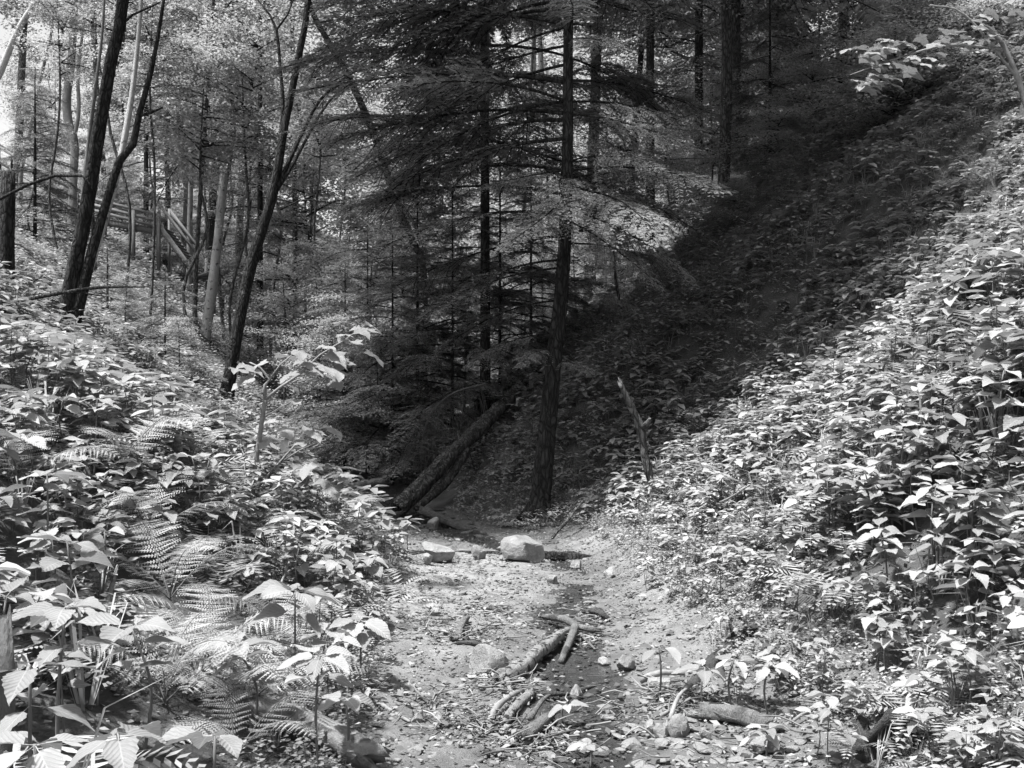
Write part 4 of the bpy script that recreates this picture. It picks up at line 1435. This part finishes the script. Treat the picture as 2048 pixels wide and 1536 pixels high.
log('birch_log', 'mossy rotten stub at the bottom of the stream', [(bed(1046, 1492, .03), .04), (bed(1075, 1468, .04), .045), (bed(1098, 1448, .03), .03)], 'dead_wood', sides=14, ridge=.08,
    branches=[[(bed(1060, 1470, .08), .015), (bed(1085, 1440, .1), .012), (bed(1100, 1425, .09), .008)]])
log('curved_branch', 'pale curved branch below the birch log', [(bed(976, 1455, .02), .018), (bed(995, 1428, .04), .02), (bed(1030, 1405, .05), .017), (bed(1046, 1398, .04), .012)], 'twig', sides=8)
log('curved_branch', 'branch trailing into the water by the white stone', [(bed(1080, 1398, .03), .016), (bed(1110, 1402, .04), .018), (bed(1140, 1396, .02), .012), (bed(1190, 1375, .01), .008), (bed(1225, 1362, .0), .005)], 'wet_wood', sides=8)
log('driftwood', 'rotten wood chunk on the gravel left of the stream', [(bed(915, 1282, .02), .03), (bed(925, 1262, .05), .035), (bed(934, 1246, .04), .025)], 'dead_wood', branches=[[(bed(925, 1282, .02), .02), (bed(900, 1284, .02), .014)]])
log('driftwood', 'dark driftwood stick below the rotten chunk', [(bed(915, 1292, .02), .016), (bed(950, 1296, .03), .018), (bed(988, 1304, .01), .01)], 'wet_wood', sides=8)
log('driftwood', 'wet blackened root mass on the right of the stream', [(bed(1168, 1232, .03), .02), (bed(1195, 1240, .06), .035), (bed(1218, 1246, .03), .015)], 'wet_wood', ridge=.2)
log('driftwood', 'twisted bit of root at the centre of the gravel', [(bed(938, 1222, .02), .012), (bed(985, 1226, .03), .014), (bed(1020, 1236, .02), .01)], 'wet_wood', sides=7)
log('fallen_log', 'weathered log lying on the right bank at the bottom', [(bed(1402, 1442, .04), .044), (bed(1450, 1446, .045), .048), (bed(1510, 1456, .04), .048), (bed(1558, 1468, .01), .028)], 'dead_wood', ridge=.12)
log('fallen_log', 'mossy half-buried log among herbs on the right bank', [(bed(1385, 1372, -.01), .045), (bed(1430, 1330, .01), .06), (bed(1480, 1284, .02), .065), (bed(1510, 1262, -.02), .06)], 'wet_wood', ridge=.1)
log('fallen_log', 'smooth pale log sliding out of the ferns, bottom left', [(gp(505, 1462, .09), .05), (gp(580, 1476, .09), .055), (gp(660, 1505, .08), .06), (gp(745, 1545, .06), .06)], 'smooth_bark', ridge=.03, lump=.12, slim=1.0)
log('tree_stub', 'upright rotten post at the bottom left edge', [(P(8, 1560, 2.6), .03), (P(10, 1450, 2.6), .028), (P(14, 1330, 2.6), .026), (P(10, 1240, 2.62), .022)], 'dead_wood', cat='stump')
for k, (x0, y0, x1, y1, r, h0, h1, lab) in enumerate((
        (540, 1235, 600, 1130, .008, .05, .3, 'bare stick poking up out of the ferns'), (470, 1400, 560, 1350, .012, .1, .2, 'broken dead stick over the lower ferns'),
        (190, 1290, 265, 1225, .012, .05, .12, 'bleached stick in the bottom left litter'), (210, 1250, 235, 1190, .012, .05, .15, 'pale broken stick leaning in the left litter'),
        (560, 1412, 650, 1470, .007, .12, .1, 'thin dry stalk drooping over the pale log'), (640, 1470, 690, 1530, .006, .1, .04, 'dry bent stalk at the end of the pale log'),
        (100, 1310, 190, 1320, .007, .1, .12, 'dry straw stalk lying in the left litter'), (120, 1260, 160, 1400, .006, .2, .02, 'dry straw stalk slanting left of the ferns'),
        (180, 1330, 195, 1420, .007, .2, .02, 'upright dead stalk left of the ferns'),
        (740, 1395, 820, 1452, .012, .01, .02, 'dark stick on the wet gravel, bottom centre'), (862, 1420, 888, 1395, .008, .02, .05, 'forked little stick on the gravel'),
        (1340, 1448, 1385, 1408, .012, .02, .1, 'pale stick in the brush pile on the right bank'), (1320, 1440, 1380, 1420, .01, .02, .06, 'stick under the brush pile on the right bank'),
        (1580, 1455, 1640, 1430, .008, .02, .03, 'straight stick on the bare soil, bottom right'), (1280, 1372, 1370, 1362, .02, .03, .04, 'pale split wood beside the bank stones'),
        (690, 1330, 800, 1300, .006, .03, .1, 'thin twig along the left edge of the gravel'), (1440, 1080, 1500, 1060, .01, .3, .35, 'pale stick showing through the sunlit herbs'))):
    a, b = gp(x0, y0, h0), gp(x1, y1, h1)
    m_ = (a + b) / 2 + np.array((R.uniform(-.02, .02), 0, R.uniform(-.02, .03)))
    mb = MB()
    mb.tube(np.array([a, m_, b]) - a, [r, r * .9, r * .55], 7, rough=.08, seed=k, step=.05)
    tag(link('stick', mb.mesh('stick', ['twig']), None, tuple(a)), lab, 'stick')
for k, (pp, lab) in enumerate((
        ([(60, 598, 12.5, .02), (140, 583, 12.4, .022), (200, 575, 12.3, .018), (290, 574, 12.2, .008)], 'dark bare branch crossing in front of the two-stemmed tree'),)):
    a = P(*pp[0][:3])
    mb = MB()
    mb.tube(np.array([P(*q[:3]) for q in pp]) - a, [q[3] for q in pp], 7, rough=.08, step=.1)
    e = tag(link('bare_branch', None, None, tuple(a)), lab, 'branch')
    link('stem', mb.mesh('stem', ['bark_dark']), e)
    mb = MB()
    mb.tube(np.array([P(150, 582, 12.4), P(190, 590, 12.3), P(218, 594, 12.25)]) - a, [.014, .01, .004], 6, step=.1)
    link('twig', mb.mesh('twig', ['bark_dark']), e)

# drooping dead twigs: fallen dead hemlock top beside the leaning trunk, and dead brush on the shaded slope
for (cx, cy_, y_, spread, lab) in ((905, 800, 15.6, 1.0, 'dead fallen bough with drooping bare twigs left of the fallen trunk'),
                                  (1370, 520, 17.0, .8, 'tangle of dead grey twigs hanging on the shaded slope')):
    c = P(cx, cy_, y_)
    e = tag(link('dead_bough', None, None, tuple(c)), lab, 'branch')
    mb = MB()
    main = [np.array((.5, .2, .25)) * spread, np.array((0, 0, .1)), np.array((-.35, -.1, -.25)) * spread, np.array((-.5, -.15, -.8)) * spread]
    mb.tube(main, [.02, .016, .012, .005], 7, step=.1)
    link('stem', mb.mesh('stem', ['dead_wood']), e)
    mb = MB()
    for i in range(230):
        f = R.uniform(0, 1)
        a = np.array([np.interp(f * 3, range(4), [m_[k] for m_ in main]) for k in range(3)])
        ln = R.uniform(.25, .8) * spread
        dx, dy = R.uniform(-.5, .45), R.uniform(-.4, .4)
        mb.tube([a, a + np.array((dx * .6, dy * .6, .05 - .25 * ln)), a + np.array((dx, dy, -ln))], [.0035, .0025, .0015], 3, step=.2, cap=False)
    o = link('twigs', mb.mesh('twigs', ['dead_wood']), e)
    o['kind'] = 'stuff'

# hollow mossy stump bottom right
g = gp(1770, 1500)
e = tag(link('hollow_stump', None, None, tuple(g)), 'hollow mossy stump with a dark opening, bottom right', 'stump')
mb = MB()
N, Sd = 9, 22
rg = np.random.default_rng(3)
ang = np.linspace(0, 2 * math.pi, Sd + 1)[:-1]
outv, inv_ = [], []
wobr = 1 + .14 * rg.uniform(-1, 1, Sd)
for i in range(N):
    f = i / (N - 1)
    zt = .02 + f * (.15 + .05 * np.sin(ang * 3) - .05 * np.sin(ang))
    r = (.125 - .02 * f) * wobr * (1 + .03 * rg.uniform(-1, 1, Sd))
    zz = zt - .06
    op_ = np.clip(1.35 - np.abs((ang - 4.45)) / .5, 0, 1) * (f < .7)      # an opening towards the viewer
    outv.append(np.stack([np.cos(ang) * r * 1.15, np.sin(ang) * r * (1 - .55 * op_), zz + 0 * r], -1))
    inv_.append(np.stack([np.cos(ang) * r * .7, np.sin(ang) * r * .6, zz - .01], -1))
vv = np.concatenate([np.array(outv).reshape(-1, 3), np.array(inv_).reshape(-1, 3)])
idx = np.arange(N * Sd).reshape(N, Sd)
qo = np.stack([idx[:-1], np.roll(idx[:-1], -1, 1), np.roll(idx[1:], -1, 1), idx[1:]], -1).reshape(-1, 4)
qi = qo[:, ::-1] + N * Sd
qr = np.stack([idx[-1], np.roll(idx[-1], -1), np.roll(idx[-1], -1) + N * Sd, idx[-1] + N * Sd], -1)
mb.add(vv, np.concatenate([qo, qi, qr]))
link('shell', mb.mesh('shell', ['wet_wood']), e)
mb = MB()
mb.tube([(0, 0, -.05), (0.02, .01, .06), (.05, .02, .1)], [.07, .06, .03], 10, ridge=.2, seed=4)
link('rotten_core', mb.mesh('core', ['wet_wood']), e)


# ------------------------------------------------------------------ stones
import bmesh


def rock_mesh(seed, dims, sub=3, cuts=9, name='stone', m='stone'):
    rg = np.random.default_rng(seed)
    bm = bmesh.new()
    bmesh.ops.create_icosphere(bm, subdivisions=sub, radius=1.0)
    v = np.array([x.co[:] for x in bm.verts])
    for _ in range(cuts):
        nn = rg.normal(size=3)
        nn /= np.linalg.norm(nn)
        d = rg.uniform(.5, .8)
        ex = np.maximum(0, v @ nn - d)
        v = v - np.outer(ex * 1.0, nn)
    for i, x in enumerate(v):
        k = noise.fractal(Vector(x * 2.2 + seed), 1.0, 2.0, 4)
        v[i] = x * (1 + .045 * k)
    v = v * np.array(dims)
    for vert, c in zip(bm.verts, v):
        vert.co = c
    me = bpy.data.meshes.new(name)
    bm.to_mesh(me)
    bm.free()
    me.materials.append(MATS[m])
    me.polygons.foreach_set('use_smooth', np.zeros(len(me.polygons), bool))
    return me


def boulder(name, label, px, py, wpx, hpx, seed, m='stone', depth=1.0, rot=0, lift=.3, cuts=18, tilt=0.0):
    g = gp(px, py)
    w_ = wpx * g[1] / F / 2
    h_ = hpx * g[1] / F / 2
    me = rock_mesh(seed, (w_, w_ * depth, h_ * 1.5), 4 if wpx > 60 else 3, cuts, m=m)
    o = link(name, me, None, (g[0], g[1] + w_ * .3, g[2] + h_ * (lift + .5)), (0, tilt, rot))
    return tag(o, label, 'stone')


boulder('boulder', 'largest pale boulder on the gravel in front of the hemlock', 1046, 1122, 98, 52, 3, cuts=10, rot=.2)
boulder('boulder', 'sharp-edged pale slab of rock left of the largest boulder', 878, 1126, 92, 38, 8, depth=.6, m='pale_stone', tilt=.22, cuts=26)
boulder('boulder', 'small bright lump of stone in front of the pale slab', 855, 1130, 32, 22, 5, m='pale_stone')
boulder('boulder', 'small grey stone between the slab and the largest boulder', 958, 1120, 40, 28, 12)
boulder('boulder', 'round speckled boulder by the end of the birch log', 976, 1352, 84, 56, 15, cuts=6)
boulder('stone', 'white stone in the water right of the birch log', 1152, 1400, 36, 26, 21, m='pale_stone', rot=.6)
boulder('stone', 'pale flat stone at the right water edge, nearest the herbs', 1208, 1332, 28, 16, 22, m='pale_stone')
boulder('stone', 'upturned slab among the bank stones on the right', 1256, 1340, 48, 30, 23, tilt=-.3)
boulder('stone', 'bleached long stone below the lone herb on the right bank', 1318, 1376, 70, 22, 24, m='pale_stone', depth=.5)
boulder('stone', 'large flat angular rock at the bottom right of the stream', 1362, 1478, 52, 44, 25, depth=.6)
boulder('stone', 'dark wedge of rock left of the large angular one', 1326, 1480, 40, 32, 26)
boulder('stone', 'pale rock in the cluster at the bottom right of the stream', 1302, 1470, 34, 28, 27, m='pale_stone')
boulder('stone', 'rounded rock standing in shallow water at the bottom', 1322, 1500, 44, 24, 28)
boulder('stone', 'grey rock at the lower right of the rock cluster', 1438, 1506, 44, 26, 29)
boulder('stone', 'small grey rock above the lower right one', 1412, 1478, 34, 22, 30)
boulder('stone', 'dark flat slab at the bottom edge under the log', 1490, 1522, 52, 22, 31, depth=.6)
boulder('stone', 'pale bone-like stone at the bottom of the stream', 1170, 1512, 46, 30, 32, m='pale_stone')
boulder('stone', 'flat stepping stone at the left of the wet gravel', 836, 1448, 40, 20, 33, depth=.5, rot=.5)
boulder('stone', 'pale flat stone in the sunlit gravel, left', 870, 1232, 34, 14, 34, m='pale_stone')
boulder('stone', 'thin pale slab in the sunlit gravel above', 866, 1218, 40, 12, 35, m='pale_stone')
boulder('stone', 'pale slab lying at the right of the stream narrows', 1222, 1156, 40, 20, 36, m='pale_stone')
boulder('stone', 'pale block in the water above the narrows', 1152, 1140, 34, 18, 37, m='pale_stone')
boulder('stone', 'pair-end pale stone beside the narrows', 1106, 1168, 34, 18, 38, m='pale_stone')
boulder('stone', 'small rock under the mossy pole beyond the pool', 865, 1060, 36, 26, 39)
boulder('stone', 'flat rock between the driftwood and the pool', 1012, 1105, 52, 18, 40)
SMALL = [rock_mesh(100 + k, (1, RNG.uniform(.55, .9), RNG.uniform(.22, .42)), 2, 13) for k in range(6)]
SMALLP = [rock_mesh(120 + k, (1, RNG.uniform(.55, .9), RNG.uniform(.22, .42)), 2, 13, m='pale_stone') for k in range(4)]
rg = np.random.default_rng(14)
n_ = 0
while n_ < 190:
    y_ = 3.9 + 7.5 * rg.uniform() ** 1.2
    x = rg.uniform(np.interp(y_, LY, LX) + .1, np.interp(y_, RY, RX) + .05)
    if n_ % 5 < 2:       # the rock cluster at the lower right of the stream
        y_ = rg.uniform(4.3, 5.5)
        x = rg.normal(.82, .22)
    s = (1.5 if n_ % 5 < 2 else 1) * rg.uniform(.02, .05) * (1.5 if rg.random() < .15 else 1)
    me = SMALLP[n_ % 4] if rg.random() < .35 else SMALL[n_ % 6]
    o = link('stone', me, None, (x, y_, Hs(x, y_) + s * .12), (rg.uniform(-.2, .2), rg.uniform(-.2, .2), rg.uniform(0, 6.28)), s)
    near_w = abs(x - np.interp(y_, SY, SX)) < .35
    tag(o, 'small loose stone %s' % ('lying in or at the water' if near_w else 'on the dry upper gravel below the boulders' if y_ > 7.5 else
        'in the rock cluster right of the lower stream' if x > .45 and y_ < 5.6 else 'on the right bank gravel' if x > .4 else 'on the gravel left of the stream logs'),
        'stone', 'loose stones of the stream bed')
    n_ += 1

SMALLW = [rock_mesh(140 + k, (1, RNG.uniform(.55, .9), RNG.uniform(.25, .45)), 2, 13, m='wet_stone') for k in range(4)]
rg = np.random.default_rng(15)
for i in range(46):
    y_ = rg.uniform(10.7, 14)
    x = np.interp(y_, SY, SX) + rg.normal(0, .5)
    s = rg.uniform(.04, .13)
    o = link('stone', SMALLW[i % 4], None, (x, y_, Hs(x, y_) + s * .12), (rg.uniform(-.2, .2), rg.uniform(-.2, .2), rg.uniform(0, 6.28)), s)
    tag(o, 'dark wet stone in the shaded pool behind the boulders', 'stone', 'wet stones of the shaded pool')

# pebbles, bark bits and leaf litter: uncountable
pe = []
for k in range(5):
    rr = np.random.default_rng(k + 300)
    v = np.array([(-1, -1, -1), (1, -1, -1), (1, 1, -1), (-1, 1, -1), (-.8, -.8, 1), (.8, -.8, 1), (.8, .8, 1), (-.8, .8, 1)], float)
    v = v * rr.uniform(.6, 1.1, (8, 3)) * np.array((1, rr.uniform(.5, .9), rr.uniform(.2, .45)))
    pe.append((v, np.array([(0, 3, 2, 1), (4, 5, 6, 7), (0, 1, 5, 4), (1, 2, 6, 5), (2, 3, 7, 6), (3, 0, 4, 7)]), np.zeros((0, 3), int), np.zeros(6, int), np.zeros(0, int)))
rg = np.random.default_rng(4)
N_ = 20000
y_ = 2.8 + 10.5 * rg.uniform(size=N_) ** 1.35
xl, xr = np.interp(y_, LY, LX) - .25, np.interp(y_, RY, RX) + .35
x = xl + (xr - xl) * rg.uniform(size=N_)
pp = np.stack([x, y_, H(x, y_) + .003], -1)
s = np.exp(rg.normal(-4.95, .5, N_))
me = replicate('gravel', pe, pp, rg.uniform(0, 6.28, N_), s, rg.integers(0, 5, N_), ['pebble'], smooth=False, tilt=rg.uniform(-.3, .3, (N_, 2)))
tag(link('gravel', me), 'wet gravel and flat shale bits of the stream bed', 'gravel', kind='stuff')
N_ = 22000
y_ = 2.4 + 10 * rg.uniform(size=N_) ** 1.2
xl, xr = np.interp(y_, LY, LX) - 1.3, np.interp(y_, RY, RX) + 1.6
x = xl + (xr - xl) * rg.uniform(size=N_)
mid = (x - (xl + xr) / 2) / (xr - xl)
kp = rg.uniform(size=N_) < (.25 + 1.6 * np.abs(mid))
x, y_ = x[kp], y_[kp]
k = len(x)
a = rg.uniform(0, 6.28, k)
Ls = np.exp(rg.normal(-3.5, .4, k))
v, q = kites(np.stack([x, y_, H(x, y_) + rg.uniform(.005, .03, k)], -1), np.stack([np.cos(a), np.sin(a), rg.uniform(-.25, .25, k)], -1),
             np.stack([rg.normal(0, .4, k), rg.normal(0, .4, k), np.ones(k)], -1), Ls, Ls * .55, .12)
mb = MB()
mb.add(v, q)
for i in range(500):
    j = rg.integers(0, k)
    aa = rg.uniform(0, 6.28)
    ln = rg.uniform(.05, .22)
    c = np.array((x[j], y_[j], Hs(x[j], y_[j]) + .012))
    d = np.array((math.cos(aa), math.sin(aa), rg.uniform(-.05, .12))) * ln
    mb.tube([c, c + d], [.003, .002], 3, cap=False)
tag(link('leaf_litter', mb.mesh('leaf_litter', ['litter'])), 'dead leaves and twigs littering the banks', 'litter', kind='stuff')


# seedlings softening the edges of the bed, and flood debris caught round the logs
rg = np.random.default_rng(44)
k = 1700
y_ = 3.0 + 10.5 * rg.uniform(size=k) ** 1.2
sd = rg.uniform(size=k) < .6
x = np.where(sd, np.interp(y_, RY, RX) + np.abs(rg.normal(0, .35, k)) - .25 * (y_ < 6) * rg.uniform(size=k), np.interp(y_, LY, LX) - np.abs(rg.normal(0, .2, k)) + .08)
ok = np.abs(x - np.interp(y_, SY, SX)) > .3
pp = np.stack([x, y_, H(x, y_)], -1)[ok]
k = len(pp)
me = replicate('seedlings', [filler_arrays(40 + i) for i in range(5)] + [tuft_arrays(40)], pp, rg.uniform(0, 6.28, k), rg.uniform(.2, .5, k), np.where(rg.uniform(size=k) < .05, 5, rg.integers(0, 5, k)), ['herb_mass', 'herb_stem'])
tag(link('seedlings', me), 'tiny seedlings and grass along the edges of the gravel', 'seedlings', kind='stuff')
mb = MB()
for (px, py, sp, n_) in ((1000, 1368, .10, 60), (985, 1470, .14, 90), (1085, 1490, .13, 90), (1195, 1243, .09, 50), (925, 1270, .12, 60), (1370, 1408, .12, 80), (1160, 1285, .1, 40), (1010, 1235, .2, 60), (860, 1420, .15, 40), (1300, 1410, .2, 60), (1480, 1480, .25, 60)):
    g = G(px, py)
    for i in range(n_):
        c = g[:2] + rg.normal(0, sp, 2)
        z = Hs(c[0], c[1])
        a = rg.uniform(0, 6.28)
        ln = rg.uniform(.04, .2)
        d = np.array((math.cos(a), math.sin(a), rg.uniform(-.1, .25))) * ln
        p0 = np.array((c[0], c[1], z + rg.uniform(.0, .05)))
        bend_ = np.array((rg.normal(0, .12), rg.normal(0, .12), rg.normal(0, .1))) * ln
        r = rg.uniform(.0015, .006)
        mb.tube([p0, p0 + d * .5 + bend_, p0 + d], [r, r * .9, r * .5], 4, step=ln / 4, cap=False)
    a = rg.uniform(0, 6.28, n_ * 2)
    cc = g[:2] + rg.normal(0, sp * 1.1, (n_ * 2, 2))
    Ls = rg.uniform(.02, .06, n_ * 2)
    v, q = kites(np.stack([cc[:, 0], cc[:, 1], H(cc[:, 0], cc[:, 1]) + rg.uniform(.005, .04, n_ * 2)], -1), np.stack([np.cos(a), np.sin(a), rg.uniform(-.4, .4, n_ * 2)], -1),
                 np.stack([rg.normal(0, .6, n_ * 2), rg.normal(0, .6, n_ * 2), np.ones(n_ * 2)], -1), Ls, Ls * .5, .15)
    mb.add(v, q)
tag(link('flood_debris', mb.mesh('flood_debris', ['litter'])), 'tangled twigs and rotten leaves caught around the stream logs', 'debris', kind='stuff')

# ------------------------------------------------------------------ ferns
def frond_mesh(seed, L=.7):
    rg = np.random.default_rng(seed)
    mb = MB()
    t = np.linspace(0, 1, 14)
    ax = np.stack([0 * t, L * t * (1 - .12 * t ** 2), L * (.95 * t - .80 * t ** 2.0)], -1)
    mb.tube(ax, np.linspace(.004, .0012, 14), 4, m=0, cap=False, step=.2)
    ps, ds, ns, Ls, Ws = [], [], [], [], []
    NP = 21
    for i in range(NP):
        tt = .16 + .83 * i / (NP - 1)
        p0 = np.array([np.interp(tt, t, ax[:, k]) for k in range(3)])
        p1 = np.array([np.interp(min(1, tt + .03), t, ax[:, k]) for k in range(3)])
        tg = (p1 - p0) / (np.linalg.norm(p1 - p0) + 1e-9)
        nrm = np.cross(np.array((1., 0, 0)), tg)
        s_ = (tt - .16) / .84
        pl = L * .24 * (math.sin(math.pi * (s_ * .86 + .14)) ** .8) * rg.uniform(.88, 1.08) + .006
        for sg in (-1, 1):
            d = np.array((sg, 0, 0)) + tg * rg.uniform(.2, .42) - nrm * rg.uniform(-.05, .28)
            d /= np.linalg.norm(d)
            nn = max(4, int(pl / .014))
            ps.append(p0); ds.append(d); ns.append(nrm); Ls.append(pl); Ws.append(.007)
            sid = np.cross(nrm, d)
            for k in range(nn):
                f = (k + .4) / nn
                q0 = p0 + d * pl * f - nrm * .12 * pl * f * f
                for s2 in (-1, 1):
                    dd = sid * s2 + d * .55
                    ps.append(q0); ds.append(dd); ns.append(nrm + rg.normal(0, .12, 3))
                    Ls.append(.0165 * (1.1 - .8 * f) * (pl / (L * .24)) ** .4); Ws.append(.0085)
    v, q = kites(ps, ds, ns, Ls, Ws)
    mb.add(v, q, m=1)
    return mb.mesh('frond', ['herb_stem', 'fern'])


FROND = [frond_mesh(k) for k in range(3)]
for (px, py, n_, s, lab) in (
        (330, 1420, 9, .82, 'largest fern clump at the bottom left, fronds arching to the viewer'), (480, 1440, 8, .8, 'fern clump above the pale smooth log'),
        (420, 1330, 8, .8, 'fern clump right behind the largest fern'), (340, 1210, 8, .85, 'fern with bright flat fronds above the largest clump'),
        (560, 1290, 7, .7, 'fern clump between the bare stick and the stream herbs'), (300, 1090, 7, .9, 'fern clump halfway up the left bank'),
        (440, 1060, 6, .85, 'fern with a long horizontal frond on the left bank'), (240, 960, 6, .95, 'fern curling up among the bright herbs, left bank'),
        (600, 1170, 6, .75, 'fern low in the herbs near the stream, left bank'), (40, 990, 6, .8, 'fern at the left edge under the herbs'),
        (470, 1530, 7, .7, 'fern at the bottom edge beside the broad leaves'), (700, 1075, 5, .7, 'small fern near the point of the left bank'),
        (90, 740, 5, .8, 'fern near the crest of the left bank'), (330, 880, 5, .8, 'fern half hidden by herbs below the sapling')):
    g = gp(px, py, .0)
    e = tag(link('fern', None, None, tuple(g + np.array((0, .0, .03)))), lab, 'fern')
    s *= 1.15
    a0 = R.uniform(0, 6.28)
    n_ = max(4, n_ - 2)
    for i in range(n_):
        a = a0 + i * 6.283 / n_ + R.uniform(-.3, .3)
        link('frond', FROND[i % 3], e, (0, 0, 0), (R.uniform(.0, .45), R.uniform(-.25, .25), a), s * R.uniform(.75, 1.15))

# ------------------------------------------------------------------ maple saplings
mb = MB()
prof = [(-90, .12), (-70, .30), (-52, .42), (-38, .30), (-22, .46), (-2, .78), (8, .60), (22, .48), (36, .52), (52, .56), (64, .72), (76, .78), (90, 1.0)]
pr = prof + [(180 - a, r) for a, r in prof[-2::-1]]
vv = [(0, 0, 0)]
for a, r in pr:
    x, y = r * math.cos(math.radians(a)), r * math.sin(math.radians(a))
    vv.append((x * .8, y + .0, -.28 * (x * x) - .22 * max(0, y) ** 2 + .05 * math.sin(a * .11)))
tr_ = [(0, i, i + 1) for i in range(1, len(vv) - 1)]
mb.add(np.array(vv) + np.array((0, .35, 0)), None, tr_)
mb.add([(-.012, -.1, 0), (.012, -.1, 0), (.012, .36, 0), (-.012, .36, 0)], [(0, 1, 2, 3)])
MAPLE = mb.mesh('leaf', ['maple_leaf'])


def sapling(label, Y, stems, leaves, size, base=None):
    b0 = P(stems[0][0][0], stems[0][0][1], Y)
    g = np.array((b0[0], b0[1], min(b0[2], Hs(b0[0], b0[1]))))
    e = tag(link('maple_sapling', None, None, tuple(g)), label, 'sapling')
    for k, s in enumerate(stems):
        pts = [P(q[0], q[1], Y + (q[3] if len(q) > 3 else 0)) - g for q in s]
        rad = [q[2] * Y / F / 2 for q in s]
        if k == 0:
            pts = [np.array((pts[0][0], pts[0][1], -.1))] + pts
            rad = [rad[0]] + rad
        mb = MB()
        mb.tube(pts, rad, 7, rough=.03, seed=k, step=.08)
        link('stem' if k == 0 else 'branch', mb.mesh('stem', ['twig']), e)
    for i, (px, py) in enumerate(leaves):
        c = P(px, py, Y + R.uniform(-.25, .25)) - g
        link('leaf', MAPLE, e, tuple(c), (R.uniform(-.5, .05), R.uniform(-.25, .25), R.uniform(2.2, 5.6)), size * R.uniform(.8, 1.2))
    return e


sapling('maple sapling with a forked pale stem and lobed leaves on the left bank', 8.2,
        [[(505, 985, 11), (516, 900, 10), (530, 800, 9)], [(530, 800, 8), (530, 770, 7), (540, 758, 6), (520, 735, 4), (500, 725, 3)],
         [(530, 800, 7), (560, 775, 6), (600, 748, 5), (640, 710, 4), (690, 680, 3), (730, 650, 2)], [(522, 840, 3), (560, 815, 2), (590, 800, 2)], [(540, 758, 4), (560, 730, 3), (590, 705, 2)]],
        [(455, 735), (478, 724), (508, 748), (530, 720), (550, 706), (568, 735), (590, 720), (600, 700), (612, 720), (622, 742), (640, 728), (652, 712), (590, 742), (640, 690),
         (660, 700), (672, 735), (690, 716), (690, 645), (712, 650), (730, 642), (745, 658), (700, 670), (670, 672), (722, 680), (736, 700), (660, 760), (560, 760),
         (548, 838), (566, 852), (600, 850), (620, 858), (640, 862), (580, 872), (545, 868), (596, 800), (655, 850), (600, 885)], .17)
sapling('low maple seedling with lobed leaves at the point of the left bank', 8.6,
        [[(505, 990, 6), (555, 930, 5), (590, 890, 3)], [(555, 930, 4), (600, 900, 3), (650, 880, 2)]],
        [(640, 955), (660, 965), (620, 950), (600, 940), (672, 945), (652, 930), (690, 945), (620, 925), (580, 925), (600, 960)], .17)
# overhanging bright maple branch, upper right
lv = []
for i in range(80):
    f = R.uniform(0, 1)
    lv.append((1690 + f * 330 + R.uniform(-25, 25), 150 - f * 115 + R.uniform(-45, 45)))
sapling('maple sapling reaching bright lobed leaves over the dark slope, upper right', 9.6,
        [[(2070, 290, 14), (2040, 170, 12), (2000, 80, 9), (1960, 50, 7)], [(2010, 100, 7), (1900, 90, 5), (1800, 115, 4), (1700, 150, 2)], [(2030, 150, 6), (1930, 30, 4), (1860, 10, 3)]], lv, .15)
# big-leaved bright herb on the upper right slope
e = None
print('objects', len(bpy.data.objects))
tri = 0
for me in bpy.data.meshes:
    tri += sum(1 for _ in ()) + len(me.loops) - 2 * len(me.polygons)
print('unique tris', tri)
